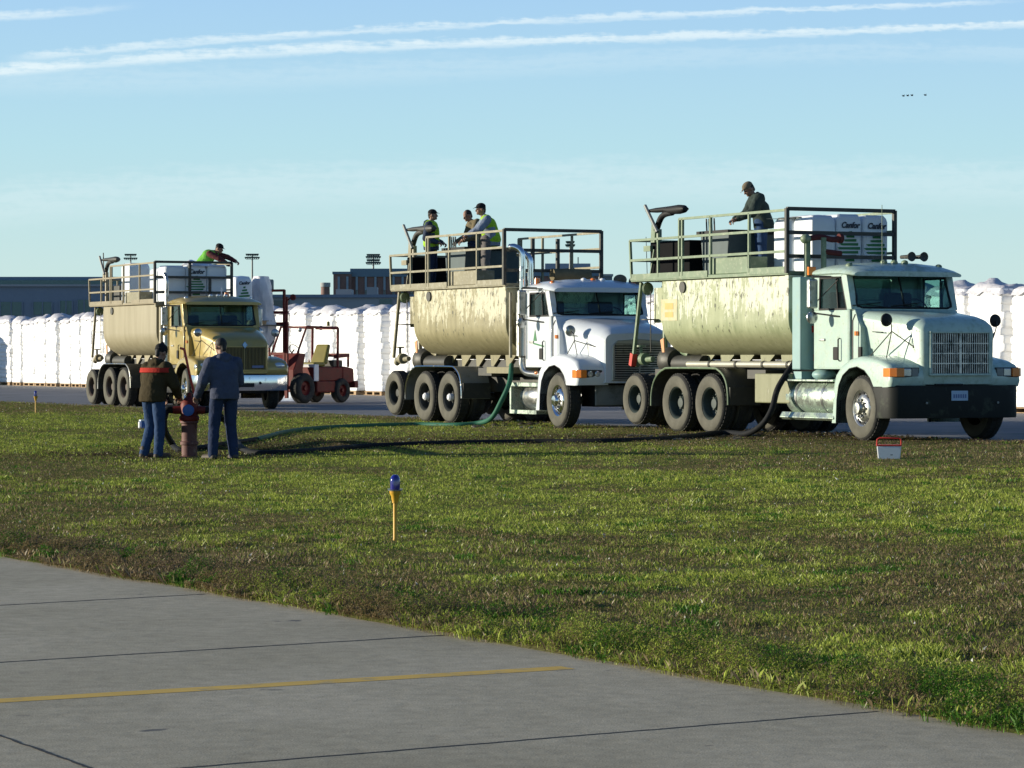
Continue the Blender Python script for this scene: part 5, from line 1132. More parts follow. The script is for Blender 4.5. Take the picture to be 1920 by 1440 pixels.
# ---------------------------------------------------------------- forklift
def forklift():
    base = Vector((-5.62, 85.6, 0)); hd = Vector((-.56, -.83)).normalized(); rz = math.atan2(hd.y, hd.x)
    F = thing('forklift', 'weathered red forklift facing the gold truck with a yellow seat', 'forklift', base, rz)
    RD = M['red']
    # chassis: x forward. rear wheels x=-.55, front wheels x=1.35
    b = MB(); b.box(-.75, .75, -.48, .48, .62, 1.02); b.box(-.25, .62, -.52, .52, .30, .62); ch = b.build('body', RD, F, smooth=0, bevel=.03)
    MB().prism([(-1.18, .58), (-.60, .50), (-.60, 1.02), (-.75, 1.04), (-1.15, .98)], -.50, .50).build('counterweight', RD, F, smooth=0, bevel=.05)
    MB().box(-1.28, -1.10, -.56, .56, .42, .62).build('rear_bumper', RD, F, smooth=0, bevel=.02)
    b = MB(); b.bar((-1.0, -.4, 1.02), (-1.0, -.4, 1.36), .05); b.bar((-1.0, .4, 1.02), (-1.0, .4, 1.36), .05); b.bar((-1.0, -.43, 1.36), (-1.0, .43, 1.36), .06, .10); b.bar((-1.0, .4, 1.36), (-.35, .4, 1.32), .05, .1); b.bar((-1.0, -.4, 1.36), (-.35, -.4, 1.32), .05, .1); b.build('engine_guard', RD, F, smooth=0)
    MB().box(-.9, -.45, -.28, .28, 1.02, 1.22).build('engine', M['dark_steel'], F, smooth=0, bevel=.03)
    # nose, dash
    MB().prism([(1.05, .40), (1.62, .40), (1.60, .95), (1.34, 1.42), (1.05, 1.40), (1.18, .95)], -.45, .45).build('dash_cowl', RD, F, smooth=0, bevel=.02)
    MB().box(.70, 1.30, -.42, .42, .40, .60).build('floor', RD, F, smooth=0, bevel=.01)
    MB().box(.42, .74, -.55, -.16, .62, 1.04).build('side_box', mat('salmon_paint', (.26, .07, .045), .6, 0, dirt=(.2, .08, .05), dirt_amt=.4), F, smooth=0, bevel=.02)
    MB().box(.50, .72, .08, .5, .62, 1.10).build('battery_box', M['white'], F, smooth=0, bevel=.02)
    # seat
    b = MB(); b.box(-.10, .42, -.28, .28, 1.04, 1.16); s_ = b.build('seat', M['olive_yellow'], F, smooth=0, bevel=.05, bseg=3)
    MB().hexa([(-.22, -.27, 1.10), (-.04, -.27, 1.10), (-.04, .27, 1.10), (-.22, .27, 1.10), (-.42, -.23, 1.66), (-.30, -.23, 1.68), (-.30, .23, 1.68), (-.42, .23, 1.66)]).build('backrest', M['olive_yellow'], s_, smooth=0, bevel=.05, bseg=3)
    # overhead guard
    b = MB()
    for y in (-.46, .46):
        b.tube([(-.42, y, 1.0), (-.44, y, 2.14)], .038, 8); b.tube([(-.44, y, 2.14), (1.02, y, 2.17)], .03, 8); b.tube([(1.02, y, 2.17), (1.46, y, 1.38)], .03, 8)
    for x in (-.44, -.1, .3, .7, 1.02): b.bar((x, -.46, 2.155), (x, .46, 2.165), .04)
    b.build('overhead_guard', RD, F, smooth=30)
    b = MB().box(-.60, -.36, -.30, .30, 2.10, 2.19); b.build('guard_bracket', RD, F, smooth=0)
    MB().lathe([(.05, 0), (.045, .12), (0, .14)], (-.45, .1, 2.20), 'z', 12).build('beacon', M['olive_yellow'], F)
    MB().ell((-.62, -.30, 2.15), (.05, .07, .07), 12, 8).build('rear_lamp', M['lamp'], F)
    for k in range(2): MB().ell((1.0, -.25 + k * .45, 2.08), (.05, .07, .07), 12, 8).build('work_lamp', M['lamp'], F)
    b = MB(); c0 = Vector((1.0, 0, 1.52)); b.tube([c0 + Vector((.08 * math.sin(t), .17 * math.cos(t), .14 * math.sin(t))) for t in [2 * math.pi * k / 18 for k in range(19)]], .012, 6, cap=False); b.bar(c0, (1.22, 0, 1.34), .03); b.build('steering_wheel', M['black'], F)
    MB().prism([(-.36, 1.02), (-.26, 1.02), (-.29, 1.20), (-.31, 1.24), (-.34, 1.20)], -.50, -.485).build('slow_triangle', mat('faded_orange', (.62, .33, .25), .6), F, smooth=0)
    # wheels
    def w(x, y, r, wd):
        b = MB(); tyre_mesh(b, r, wd, r * .5, 0); t = b.build('wheel', [M['rubber'], M['rubber']], F, smooth=40, loc=(x, y, r + .01)); q = MB()
        for s_ in (-1, 1): q.lathe([(r * .5, 0), (r * .42, -s_ * .05), (r * .2, -s_ * .04), (r * .15, s_ * .01), (0, s_ * .01)], (0, s_ * (wd / 2 - .03), 0), 'y', 24, cap0=False)
        q.build('rim', RD, t)
    for s_ in (-1, 1): w(-.55, s_ * .46, .34, .24); w(1.30, s_ * .52, .42, .30)
    # mast with carriage raised
    b = MB()
    for y in (-.34, .34): b.bar((1.78, y, .15), (1.78, y, 2.3), .10, .07); b.bar((1.80, y * .8, .8), (1.80, y * .8, 3.2), .07, .06)
    for z in (.5, 1.4, 2.25): b.bar((1.78, -.34, z), (1.78, .34, z), .08)
    b.bar((1.80, -.27, 3.18), (1.80, .27, 3.18), .07); ms = b.build('mast', RD, F, smooth=0, bevel=.005)
    b = MB(); b.box(1.88, 1.94, -.5, .5, 2.17, 2.25); b.box(1.88, 1.94, -.5, .5, 2.52, 2.6); b.bar((1.91, -.45, 2.17), (1.91, -.45, 3.0), .05); b.bar((1.91, .45, 2.17), (1.91, .45, 3.0), .05); b.build('carriage', RD, ms, smooth=0)
    for y in (-.3, .3): MB().box(1.94, 3.0, y - .06, y + .06, 2.17, 2.21).build('fork', M['dark_steel'], ms, smooth=0)
    b = MB(); b.tube([(1.92, .48, 2.9), (1.92, .62, 2.98)], .02, 6); b.lathe([(0, -.02), (.09, -.02), (.09, .02), (0, .02)], (1.92, .68, 2.98), 'x', 14); b.build('hose_reel', RD, ms)
    # load on the forks
    L = lambda x, y, z: Vector((base.x + hd.x * x - hd.y * y, base.y + hd.y * x + hd.x * y, z))
    return L, rz
FL, frz = forklift()
def fork_load():
    q = MB(); 
    for k in range(3): q.box(-.5, .5, -.5 + k * .44, -.40 + k * .44, 0, .09)
    for k in range(6): q.box(-.5 + k * .18, -.40 + k * .18, -.52, .52, .09, .11)
    p = at(471, 560, 82.3); pz = 2.22
    c = FL(2.5, 0, pz) + Vector((-.38, 0, 0)); o = q.build('pallet', M['wood'], smooth=0); o.location = c; o.rotation_euler = (0, 0, frz); tag(o, 'wooden pallet raised on the forklift forks beside the gold truck', 'pallet')
    o = sack(.50, .95, 1.26, 33).build('wrapped_bale', M['bale'], smooth=60); o.location = c + Vector((-.22, -.12, .112)); o.rotation_euler = (R(3), R(3), TRZ); tag(o, 'leaning white bale with green striped diamond on the raised forklift pallet', 'bale', 'wrapped bales carried on the trucks')
    logo_parts(o, .49, .46, .62, .36); text_mesh('Canfor', .12, M['dark_ink'], o, (.49, 0, 1.02), (R(90), 0, R(90)), .95)
    b = MB(); secs = []; rnd = random.Random(4)
    for i in range(22):
        f = i / 21; z = -.75 + 2.0 * f; r_ = (.50 + .16 * math.sin(f * 7 + 1) * .5) * (1 - max(0, f - .62) * 1.5) * (.55 + .45 * min(1, f * 3)); ring = []
        for k in range(28):
            t = 2 * math.pi * k / 28; w_ = 1 + .10 * math.sin(3 * t + f * 6) + .05 * math.sin(9 * t + f * 11) + rnd.uniform(-.02, .02); ring.append((math.cos(t) * r_ * w_ * .8, math.sin(t) * r_ * w_ * 1.1 + .12 * math.sin(f * 3), z))
        secs.append(ring)
    b.loft(secs); o = b.build('film_bundle', M['cover'], smooth=30); o.location = c + Vector((.36, .25, .10)); tag(o, 'bulging loose plastic film hanging beside the bale right of the gold cab', 'plastic sheet')
fork_load()
crumple('film_sheet', 'loose crumpled film over the tops of the gold truck bales', Wp(3, (-2.95, .25, 3.66)), TRZ, 1.1, 1.1, .12, 9, M['plastic'])
crumple('film_heap', 'heap of discarded bluish film on the asphalt before the forklift', ground(552, 752, 0), .3, 1.25, 1.0, .30, 8, M['bale'])

# ---------------------------------------------------------------- people
def person(label, loc, rz, J=None, H=1.75, wear=None, group='workers', hat=None, hair=True, grip=(0, 0), head_dir=(1, 0, 0), extra=None, bulk=1.0):
    """joints in a frame facing +x, left hand at +y; each garment is its own mesh over the body"""
    P = tag(bpy.data.objects.new('person', None), label, 'person', group); 
    j = dict(pel=(0, 0, .96), ch=(0, 0, 1.30), nk=(.0, 0, 1.50), hd=(.03, 0, 1.64),
             shl=(0, .19, 1.42), shr=(0, -.19, 1.42), ell=(-.03, .25, 1.13), elr=(-.03, -.25, 1.13), wrl=(.06, .26, .88), wrr=(.06, -.26, .88),
             hil=(0, .10, .93), hir=(0, -.10, .93), knl=(.03, .12, .50), knr=(.03, -.12, .50), anl=(-.02, .13, .09), anr=(-.02, -.13, .09), tol=(.17, .15, .03), tor=(.17, -.15, .03))
    if J: j.update(J)
    k = H / 1.75; j = {a: Vector(v) * k for a, v in j.items()}
    def vox(name, caps, m, parent, voxel, disp=0.0, sm=3, mats2=None):
        b = MB()
        for c in caps:
            if c[0] == 't': b.loft([[(q_[0].x + q_[1] * math.cos(t), q_[0].y + q_[2] * math.sin(t), q_[0].z) for t in [2 * math.pi * w_ / 28 for w_ in range(28)]] for q_ in c[1]])
            elif c[0] == 'e': b.ell(c[1], c[2], 18, 12, rot=c[3] if len(c) > 3 else None)
            else:
                a, ra, e, re = c; a, e = Vector(a), Vector(e)
                pts = [a.lerp(e, t) for t in (0, .25, .5, .75, 1)]; rr = [ra + (re - ra) * t for t in (0, .25, .5, .75, 1)]
                if (e - a).length > 1e-4: b.tube(pts, rr, 14)
                b.ell(a, (ra,) * 3, 14, 8); b.ell(e, (re,) * 3, 14, 8)
        me = bpy.data.meshes.new(name); me.from_pydata([tuple(v) for v in b.v], [], b.f); me.materials.append(m); me.validate()
        o = bpy.data.objects.new(name, me); C.objects.link(o)
        if parent: o.parent = parent
        r = o.modifiers.new('r', 'REMESH'); r.mode = 'VOXEL'; r.voxel_size = voxel; r.use_smooth_shade = True
        s_ = o.modifiers.new('s', 'SMOOTH'); s_.factor = .6; s_.iterations = sm
        if disp:
            tx = bpy.data.textures.get('folds') or bpy.data.textures.new('folds', 'CLOUDS'); tx.noise_scale = .11; tx.noise_depth = 2
            d = o.modifiers.new('d', 'DISPLACE'); d.texture = tx; d.strength = disp; d.mid_level = .45
        return o
    hdv = Vector(head_dir).normalized(); hrot = hdv.to_track_quat('X', 'Z').to_matrix(); hc = j['hd']
    def hp(x, y, z): return hc + hrot @ Vector((x, y, z)) * k
    def hand(wr, el, s_, gripk):
        d = (wr - el).normalized(); side = d.cross(Vector((0, 0, 1)))
        side = side.normalized() if side.length > .2 else Vector((0, 1, 0)); dn = d.cross(side).normalized()
        if dn.z > 0: dn = -dn
        out = []; pc = wr + d * .05; out.append(('c', 0)); caps = [(wr, .026, wr + d * .04, .03)]
        for q in range(4):
            o_ = side * (.030 - .020 * q) * s_; a = wr + d * .035 + o_; b_ = wr + d * .085 + o_ * 1.05
            L1, L2 = (.038, .042, .040, .030)[q], (.034, .038, .035, .026)[q]; cl = gripk
            c_ = b_ + (d * math.cos(cl) + dn * math.sin(cl)) * L1; e_ = c_ + (d * math.cos(cl * 2 + .25) + dn * math.sin(cl * 2 + .25)) * L2
            caps += [(a, .013, b_, .011), (b_, .0105, c_, .0095), (c_, .009, e_, .0078)]
        tb = wr + d * .03 + side * .030 * s_; t1 = tb + (d * .6 + side * .75 * s_ + dn * .4).normalized() * .045; t2 = t1 + (d * .9 + side * .1 * s_ + dn * .5).normalized() * .032
        caps += [(tb, .014, t1, .0115), (t1, .011, t2, .009)]
        return caps
    caps = [(j['pel'] + Vector((0, 0, .04)), .11 * k, j['ch'], .13 * k), (j['ch'] + Vector((0, -.07, .02)), .11 * k, j['ch'] + Vector((0, .07, .02)), .11 * k), (j['shl'], .058 * k, j['shr'], .058 * k), (j['ch'], .12 * k, j['nk'], .06 * k), (j['nk'] - Vector((0, 0, .03)), .055 * k, hc - hrot @ Vector((.02, 0, .04)) * k, .052 * k)]
    for s_ in 'lr':
        caps += [(j['sh' + s_], .052 * k, j['el' + s_], .040 * k), (j['el' + s_], .040 * k, j['wr' + s_], .027 * k), (j['hi' + s_], .085 * k, j['kn' + s_], .055 * k), (j['kn' + s_], .055 * k, j['an' + s_], .037 * k), (j['an' + s_] - Vector((.02, 0, .02)), .030 * k, j['to' + s_] + Vector((-.03, 0, .012)), .022 * k)]
        caps += hand(j['wr' + s_], j['el' + s_], 1 if s_ == 'l' else -1, .5 + (grip[0] if s_ == 'l' else grip[1]))
    caps += [('e', hp(-.01, 0, .03), (.098 * k, .078 * k, .10 * k), hrot), ('e', hp(.02, 0, -.03), (.075 * k, .062 * k, .085 * k), hrot), (hp(.075, 0, -.075), .026 * k, hp(.06, 0, -.06), .03 * k), (hp(.088, 0, .025), .010 * k, hp(.108, 0, -.018), .016 * k), (hp(.085, -.022, -.048), .009 * k, hp(.085, .022, -.048), .009 * k)]
    for s_ in (-1, 1): caps += [('e', hp(-.01, s_ * .080, -.0), (.022 * k, .012 * k, .034 * k), hrot), (hp(.078, s_ * .018, .022), .010 * k, hp(.070, s_ * .045, .024), .010 * k)]
    B = vox('body', caps, M['skin'], P, .0085 * k, 0, 2)
    ey = MB()
    for s_ in (-1, 1): ey.ell(hp(.079, s_ * .030, .008), (.012, .013, .009), 10, 6)
    ey.build('eyes', M['hair'], P)
    w = dict(top='grey_hoodie', legs='denim', hood=False, vest=None); w.update(wear or {})
    g = .022 * bulk
    caps = [(j['pel'] + Vector((0, 0, .0)), .135 * k + g, j['ch'], .135 * k + g), (j['ch'] + Vector((0, -.085, .03)), .105 * k + g, j['ch'] + Vector((0, .085, .03)), .105 * k + g), (j['pel'] + Vector((0, -.06, .0)), .11 * k + g, j['pel'] + Vector((0, .06, 0)), .11 * k + g),
            (j['shl'], .062 * k + g, j['shr'], .062 * k + g), (j['ch'], .12 * k + g, j['nk'] - Vector((0, 0, .03)), .075 * k + g * .5), (j['shl'], .055 * k + g * .7, j['nk'] + Vector((0, .05, -.01)), .045 * k), (j['shr'], .055 * k + g * .7, j['nk'] + Vector((0, -.05, -.01)), .045 * k)]
    for s_ in 'lr': caps += [(j['sh' + s_], .062 * k + g, j['el' + s_], .050 * k + g * .8), (j['el' + s_], .050 * k + g * .8, j['el' + s_].lerp(j['wr' + s_], .96), .040 * k + g * .4)]
    if j['pel'].z > .7:
        caps = caps[5:]; pz_, cz_ = j['pel'], j['ch']; gb = g * .9
        caps.append(('t', [(pz_ + Vector((0, 0, -.09)), .135 * k + gb, .178 * k + gb), (pz_ + Vector((0, 0, .0)), .138 * k + gb, .182 * k + gb), (pz_.lerp(cz_, .5), .128 * k + gb * 1.1, .172 * k + gb), (cz_ + Vector((0, 0, 0)), .132 * k + gb, .190 * k + gb), (cz_.lerp(j['nk'], .45), .108 * k + gb, .185 * k + gb), (cz_.lerp(j['nk'], .70), .085 * k + gb * .6, .145 * k + gb * .4), (cz_.lerp(j['nk'], .92), .06 * k + gb * .3, .085 * k)]))
    if w['hood']: caps += [(j['nk'] + Vector((-.09, -.06, -.02)), .055, j['nk'] + Vector((-.09, .06, -.02)), .055), (j['nk'] + Vector((-.10, 0, -.06)), .07, j['nk'] + Vector((-.08, 0, .01)), .05)]
    elif w.get('collar', True): caps += [(j['nk'] + Vector((-.02, -.035, .0)), .05, j['nk'] + Vector((-.02, .035, .0)), .05)]
    vox('jacket', caps, M[w['top']], P, .012, .022, 3)
    lg = []
    hem = .04
    for s_ in 'lr': lg += [(j['hi' + s_], .098 * k + .01, j['kn' + s_], .070 * k + .01), (j['kn' + s_], .070 * k + .01, j['an' + s_] + Vector((0, 0, .0)), .056 * k + .014)]
    lg += [(j['hil'] + Vector((0, -.03, .04)), .128 * k, j['hir'] + Vector((0, .03, .04)), .128 * k)]
    vox('trousers', lg, M[w['legs']], P, .012, .020, 3)
    for s_ in 'lr':
        a, t = j['an' + s_], j['to' + s_]; vox('boot', [(a + Vector((-.035, 0, -.035)), .052, a + Vector((.03, 0, -.035)), .054), (a + Vector((.03, 0, -.035)), .054, t + Vector((.02, 0, .018)), .048), (a, .058, a + Vector((0, 0, .08)), .056)], M['boot'], P, .010, 0, 2)
    if w['vest']:
        g2 = g + .014
        cp = [(j['pel'] + Vector((0, 0, .04)), .135 * k + g2, j['ch'], .137 * k + g2), (j['ch'] + Vector((0, -.08, .02)), .105 * k + g2, j['ch'] + Vector((0, .08, .02)), .105 * k + g2), (j['pel'] + Vector((0, -.06, .03)), .11 * k + g2, j['pel'] + Vector((0, .06, .03)), .11 * k + g2), (j['shl'].lerp(j['shr'], .14), .066 * k + g2, j['shr'].lerp(j['shl'], .14), .066 * k + g2)]
        vox('vest', cp, M[w['vest']], P, .012, .014, 2)
    if w.get('stripe'):
        cp = [(j['ch'] + Vector((0, -.10, .0)), .128 * k + g, j['ch'] + Vector((0, .10, .0)), .128 * k + g)]
        b = MB()
        up = (j['nk'] - j['pel']).normalized(); c0 = j['ch'] + up * .06
        ring = []
        for rr, dz in ((0, -.035), (0, .035)):
            ring.append([c0 + up * dz + Vector((math.cos(t) * (.150 * k + g), math.sin(t) * (.245 * k + g), 0)) for t in [2 * math.pi * q / 40 for q in range(40)]])
        b.loft(ring, cap=False); b.build('jacket_stripe', M[w['stripe']], P)
    if hair:
        vox('hair', [('e', hp(-.025, 0, .045), (.092 * k, .083 * k, .088 * k), hrot), (hp(-.07, 0, .0), .045 * k, hp(-.07, 0, -.05), .035 * k)], M['hair'], P, .008, .006, 2)
    if hat:
        kind, hm = hat
        cp = [('e', hp(-.012, 0, .068), (.106 * k, .090 * k, .078 * k), hrot)]
        if kind == 'cap': cp += [(hp(.085, -.03, .062), .014, hp(.085, .03, .062), .014), (hp(.12, -.025, .052), .011, hp(.12, .025, .052), .011), (hp(.155, -.01, .045), .009, hp(.155, .01, .045), .009)]
        if kind == 'beanie': cp += [('e', hp(-.012, 0, .04), (.106 * k, .092 * k, .07 * k), hrot), ('e', hp(-.02, 0, .145), (.03, .03, .03))]
        vox('cap' if kind == 'cap' else 'beanie', cp, M[hm], P, .008, 0, 2)
    C.objects.link(P); P.location = loc; P.rotation_euler = (0, 0, rz)
    return P, j
def face(px, py, Y, ang): pass
# heading helper: angle so that +x points at world angle (0 = right, 180 = left, 90 = away)
hydp = ground(355, 860)
g1 = ground(288, 862); g2 = ground(420, 864)
person('man in olive jacket with red stripe, dark beanie and jeans, left of the hydrant', g1, R(52), dict(pel=(-.02, 0, .95), ch=(.05, 0, 1.27), nk=(.11, 0, 1.46), hd=(.16, 0, 1.58), shl=(.07, .185, 1.355), shr=(.07, -.185, 1.355), ell=(.13, .28, 1.10), elr=(.17, -.27, 1.10), wrl=(.34, .16, .92), wrr=(.37, -.16, .94), knl=(.06, .12, .49), knr=(.03, -.10, .49), anl=(-.06, .14, .09), anr=(.0, -.10, .09), tol=(.12, .18, .03), tor=(.19, -.10, .03)), 1.74,
       dict(top='olive_fleece', legs='denim', hood=True, stripe='red_cloth'), 'two men at the hydrant', ('beanie', 'black_wool'), True, (.3, .3), (1, .05, -.35), bulk=2.0)
person('man in grey-blue hooded sweatshirt and dark jeans, right of the hydrant', g2, R(118), dict(pel=(-.02, 0, .96), ch=(.02, 0, 1.29), nk=(.06, 0, 1.48), hd=(.12, 0, 1.60), shl=(.03, .19, 1.375), shr=(.03, -.19, 1.375), ell=(.04, .30, 1.12), elr=(.10, -.27, 1.12), wrl=(.26, .30, .92), wrr=(.30, -.12, .95), knl=(.05, .13, .49), knr=(.04, -.12, .49), anl=(.0, .17, .09), anr=(-.05, -.13, .09), tol=(.17, .22, .03), tor=(.12, -.16, .03)), 1.80,
       dict(top='grey_hoodie', legs='dark_denim', hood=True), 'two men at the hydrant', None, True, (.3, .3), (1, .15, -.35), bulk=1.7)
dz = 2.74
LH = R(180)
person('man in tan cap and dark green jacket bending over the controls on the nearest truck', Wp(1, (-4.62, -.35, dz)), R(190), dict(pel=(-.06, 0, .93), ch=(.04, 0, 1.26), nk=(.14, 0, 1.43), hd=(.22, 0, 1.53), shl=(.08, .20, 1.36), shr=(.08, -.20, 1.36), ell=(.22, .25, 1.10), elr=(.20, -.25, 1.10), wrl=(.46, .17, 1.00), wrr=(.44, -.17, 1.0), knl=(0, .11, .49), knr=(-.02, -.11, .49)), 1.68,
       dict(top='dark_green_jacket', legs='denim', hood=True), 'workers on the truck decks', ('cap', 'tan_cap'), True, (.2, .2), (1, .1, -.75), bulk=2.0)
person('man in dark cap and yellow-green vest facing right at the rear of the middle truck', Wp(2, (-6.80, -.72, dz)), R(-15), dict(hd=(.04, 0, 1.65), ell=(-.06, .24, 1.12), elr=(-.06, -.24, 1.12), wrl=(.20, .20, 1.03), wrr=(.20, -.20, 1.03)), 1.58,
       dict(top='navy_shirt', legs='dark_denim', hood=True, vest='hi_vis'), 'workers on the truck decks', ('cap', 'black_wool'), True, (.4, .4), (1, .1, 0), bulk=1.5)
person('man in dark cap, grey sleeves and bright vest leaning on the middle truck railing', Wp(2, (-4.50, -.55, dz)), R(188), dict(pel=(-.12, 0, .93), ch=(-.02, 0, 1.27), nk=(.06, 0, 1.46), hd=(.13, 0, 1.60), shl=(.02, .20, 1.38), shr=(.02, -.20, 1.38), ell=(.18, .26, 1.18), elr=(.18, -.26, 1.18), wrl=(.42, .22, 1.05), wrr=(.42, -.20, 1.05)), 1.65,
       dict(top='grey_shirt', legs='grey_trousers', hood=False, vest='hi_vis'), 'workers on the truck decks', ('cap', 'black_wool'), True, (.2, .2), (1, .1, -.1), bulk=1.5)
person('dark-haired man half hidden behind the man in vest on the middle truck', Wp(2, (-6.3, .02, dz)), R(200), dict(pel=(-.05, 0, .94), ch=(.02, 0, 1.27), nk=(.08, 0, 1.45), hd=(.15, 0, 1.57), ell=(.10, .25, 1.12), elr=(.10, -.25, 1.12), wrl=(.32, .2, 1.02), wrr=(.32, -.2, 1.02)), 1.64,
       dict(top='khaki', legs='dark_denim', hood=False), 'workers on the truck decks', None, True, (.2, .2), (1, .1, -.5), bulk=1.3)
pk = Wp(3, (-3.75, .58, 3.28))
person('man in green vest kneeling on the gold truck load and reaching right', Vector((pk.x, pk.y, 3.22)), R(-20), dict(pel=(0, 0, .48), ch=(.20, 0, .74), nk=(.36, 0, .84), hd=(.50, 0, .92), shl=(.32, .19, .79), shr=(.32, -.19, .79), ell=(.62, .20, .72), elr=(.60, -.22, .66), wrl=(.90, .14, .60), wrr=(.86, -.18, .50), hil=(0, .10, .46), hir=(0, -.10, .46), knl=(.22, .14, .08), knr=(.22, -.14, .08), anl=(-.22, .14, .06), anr=(-.22, -.14, .06), tol=(-.36, .14, .04), tor=(-.36, -.14, .04)), 1.78,
       dict(top='maroon', legs='dark_denim', hood=False, vest='green_vest'), 'workers on the truck decks', ('cap', 'black_wool'), True, (.2, .2), (1, .0, -.35), bulk=1.2)
bale_on(3, -3.72, .80, 2.74, .6, .9, .54, 21, 'low white bale under the kneeling man on the gold truck', False)

# ---------------------------------------------------------------- hydrant, wrench, hoses
H = thing('fire_hydrant', 'faded pink fire hydrant with dark red head between the two men', 'fire hydrant', hydp)
MB().lathe([(.15, 0), (.15, .03), (.115, .04), (.115, .20), (.135, .21), (.135, .25), (.115, .26), (.115, .52), (.135, .53), (.135, .56)], seg=28).build('barrel', M['hyd_body'], H)
b = MB(); b.lathe([(.135, .56), (.15, .58), (.15, .62), (.13, .64), (.13, .80), (.12, .84), (.07, .90), (.045, .92), (.035, .98), (0, .98)], seg=28); b.build('bonnet', M['red'], H)
b = MB().lathe([(.0, -.24), (.055, -.24), (.06, -.20), (.06, .20), (.055, .24), (0, .24)], (0, 0, .72), 'x', 18); b.build('side_outlet', M['red'], H)
MB().lathe([(.075, -.02), (.085, -.04), (.085, -.17), (.0, -.19)], (0, 0, .72), 'y', 18).build('pumper_cap', M['blue'], H)
b = MB().bar((.115, -.05, .45), (.115, -.05, .56), .02); b.build('lug', M['hyd_body'], H, smooth=0)
w0 = hydp + Vector((.0, .05, .97)); tp = Vector((w0.x - .045, w0.y, w0.z)) 
b = MB(); b.tube([(.09, 0, 0), (-.01, 0, .42), (-.085, 0, .78)], .019, 8); wr = b.build('hydrant_wrench', M['bright_red'], loc=hydp + Vector((.03, -.16, .84))); tag(wr, 'long bright red bar standing upright on the hydrant', 'wrench')
h2 = MB().bar((-.085, 0, .78), (-.15, 0, .80), .035).build('wrench_head', M['bright_red'], wr, smooth=0)

def sp(n, px, py, yl):              # sight line met by a plane parallel to the truck side
    T = TR[n][0]; r = ray(px, py); c, s_ = math.cos(TRZ), math.sin(TRZ); t = (yl + (-s_ * T.location.x + c * T.location.y)) / (-s_ * r.x + c * r.y); p = Vector((r.x * t, r.y * t, CAMZ + r.z * t)); p.z = max(p.z, .045); return p
def gz(p, off): return Vector((p.x, p.y, p.z + off))
hl = hydp + Vector((-.24, 0, .72)); hr = hydp + Vector((.24, 0, .72))
ra = .05
pts = [hl, hl + Vector((-.10, -.01, -.02)), hl + Vector((-.14, .03, -.25)), gz(ground(322, 845), .12), gz(ground(338, 851), ra), gz(ground(375, 846), ra), gz(ground(430, 838), ra), gz(ground(480, 830), ra)]
o = MB().tube(cat_pts(pts, 8), ra, 12).build('short_hose', M['hose_black']); tag(o, 'short black hose curling from the left outlet of the hydrant', 'hose')
tg = Wp(2, (-2.45, -1.0, 1.16))
pts = [gz(ground(482, 830), ra), gz(ground(500, 825), ra), gz(ground(540, 815), ra), gz(ground(600, 808), ra), gz(ground(700, 803), ra), gz(ground(780, 801), ra), gz(ground(850, 802), ra), sp(2, 897, 799, -1.62), sp(2, 922, 783, -1.55), sp(2, 940, 752, -1.45), sp(2, 955, 718, -1.3), tg]
o = MB().tube(cat_pts(pts, 10), ra * .95, 12).build('green_hose', M['hose_green']); tag(o, 'long green hose across the grass up to the middle truck', 'hose')
tg = Wp(1, (-2.42, -.95, 1.30))
pts = [hr, hr + Vector((.12, -.02, 0)), hr + Vector((.26, -.10, -.12)), gz(ground(428, 833), .38) + Vector((0, -.35, 0)), gz(ground(448, 849), .12), gz(ground(480, 856), ra), gz(ground(560, 854), ra), gz(ground(680, 844), ra), gz(ground(820, 838), ra), gz(ground(980, 835), ra), gz(ground(1150, 833), ra), gz(ground(1270, 827), ra), sp(1, 1352, 822, -1.75), sp(1, 1398, 813, -1.7), sp(1, 1428, 797, -1.6), sp(1, 1447, 768, -1.5), sp(1, 1460, 725, -1.35), tg]
o = MB().tube(cat_pts(pts, 10), ra, 12).build('black_hose', M['hose_black']); tag(o, 'long black hose across the grass up to the nearest truck', 'hose')

# ---------------------------------------------------------------- edge lights, cooler, small things
def edge_light(px, py, label):
    p = ground(px, py); t = thing('taxiway_light', label, 'edge light', p, 0, 'blue taxiway edge lights')
    MB().lathe([(.022, -.02), (.022, .03), (.017, .04), (.017, .34), (.026, .345), (.026, .36), (.030, .37), (.033, .40), (.046, .42), (.048, .445), (0, .445)], seg=20).build('post', M['yellow'], t)
    MB().lathe([(.0, .444), (.058, .444), (.060, .452), (.0, .455)], seg=24).build('ring', M['grey_steel'], t)
    m = bpy.data.materials.get('cobalt_glass')
    if not m:
        m = mat('cobalt_glass', (.012, .012, .22), .06, 0, var=.05, coat=1.0); bsdf_of(m).inputs['Transmission Weight'].default_value = .0
    MB().lathe([(.042, .455), (.042, .52), (.040, .545), (.032, .565), (.018, .577), (0, .580)], seg=24).build('lens', m, t)
    for s_ in (-1, 1): MB().box(s_ * .05 - .012, s_ * .05 + .012, -.012, .012, .452, .462).build('clip', M['chrome'], t, smooth=0)
edge_light(741, 1020, 'blue-domed edge light on yellow post in the middle of the near grass')
edge_light(67, 778, 'small distant blue edge light on yellow post at the far left grass edge')
p = ground(1667, 864); t = thing('cooler_box', 'small white cooler box with red lid trim on the grass below the nearest truck', 'cooler', p, R(-8))
MB().hexa([(-.145, -.09, 0), (.145, -.09, 0), (.145, .09, 0), (-.145, .09, 0), (-.165, -.105, .20), (.165, -.105, .20), (.165, .105, .20), (-.165, .105, .20)]).build('tub', M['white'], t, smooth=0, bevel=.012)
MB().box(-.17, .17, -.11, .11, .20, .222).build('lid', M['bright_red'], t, smooth=0, bevel=.01)
b = MB(); b.tube([(-.165, 0, .20), (-.16, 0, .29), (-.13, 0, .31), (.13, 0, .31), (.16, 0, .29), (.165, 0, .20)], .011, 8); b.build('handle', M['bright_red'], t)
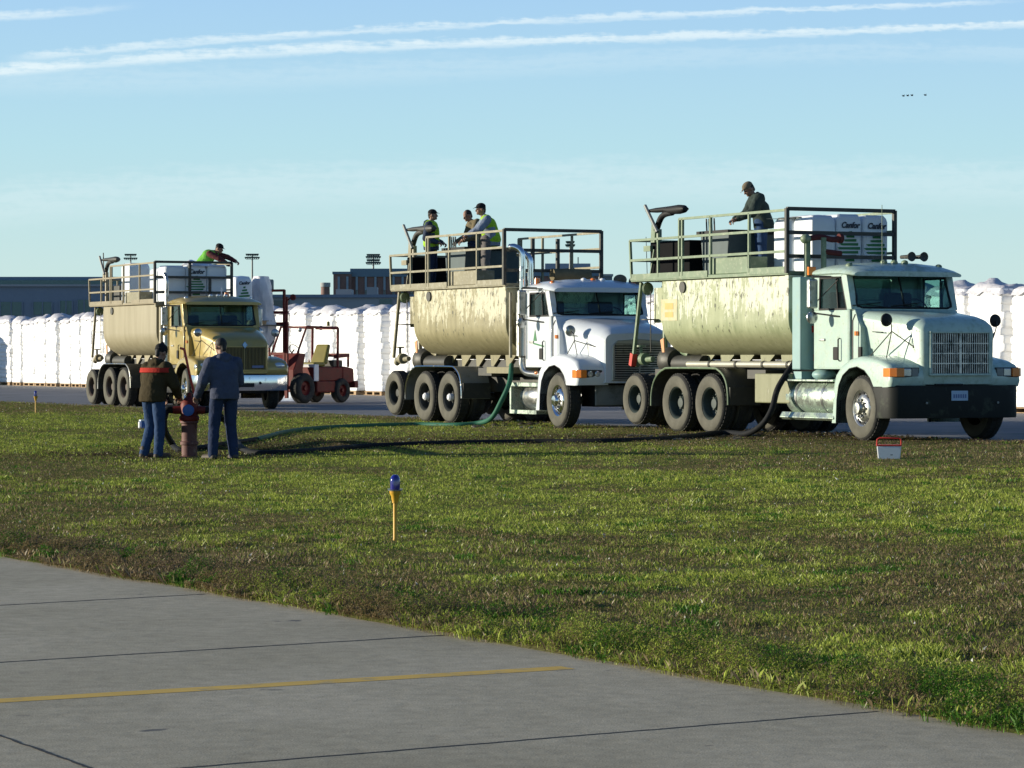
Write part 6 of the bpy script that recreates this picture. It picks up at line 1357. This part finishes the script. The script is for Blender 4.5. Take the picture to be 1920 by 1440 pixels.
b = MB(); b.box(-.172, -.166, -.02, .02, .12, .21); b.box(.02, .05, -.112, -.106, .08, .09); b.build('latch', M['dark_ink'], t, smooth=0)
p = ground(270, 806); t = thing('small_cooler', 'small blue and white cooler on the grass left of the left man', 'cooler', p, R(20))
MB().box(-.08, .08, -.08, .08, 0, .17).build('tub', M['blue'], t, smooth=0, bevel=.012); MB().box(-.085, .085, -.085, .085, .17, .20).build('lid', M['white'], t, smooth=0, bevel=.01); MB().box(-.105, -.085, -.05, .05, .02, .16).build('side_grip', M['white'], t, smooth=0, bevel=.006)
def scrap(px, py, lab, sc_=1.0):
    p = ground(px, py); rnd = random.Random(px); b = MB(); v = [(rnd.uniform(-.035, .035) * sc_, rnd.uniform(-.035, .035) * sc_, .02 + rnd.uniform(0, .04) * sc_) for _ in range(6)]
    b.add(v, [(0, 1, 2), (1, 2, 3), (2, 3, 4), (3, 4, 5), (0, 2, 5)]); o = b.build('litter_scrap', M['white'], smooth=0); o.location = p; tag(o, lab, 'litter')
scrap(1136, 1014, 'small white paper scrap on the grass right of the edge light'); scrap(1570, 907, 'pale scrap on the grass left of the cooler', 1.6)
scrap(222, 992, 'tiny white scrap on the grass at the left', .6); scrap(1886, 960, 'pale scrap on the grass near the right edge of the picture', .9)
# muddy clods beside the nearest truck
def mud(px0, px1, py, seed, lab):
    rnd = random.Random(seed); b = MB()
    for i in range(70):
        p = ground(rnd.uniform(px0, px1), py + rnd.uniform(-5, 5)); r_ = rnd.uniform(.02, .08); b.ell(p + Vector((0, 0, r_ * .3)), (r_ * rnd.uniform(.8, 1.6), r_ * rnd.uniform(.8, 1.5), r_ * .6), 7, 5)
    o = b.build('mud_clods', M['mud'], smooth=60); o['kind'] = 'stuff'; o['label'] = lab; o['category'] = 'mud'
mud(1385, 1600, 817, 3, 'churned wet mud clods beside the nearest truck wheels'); mud(1180, 1400, 824, 4, 'churned mud under the black hose beside the nearest truck'); mud(860, 1060, 801, 5, 'churned mud beside the middle truck')
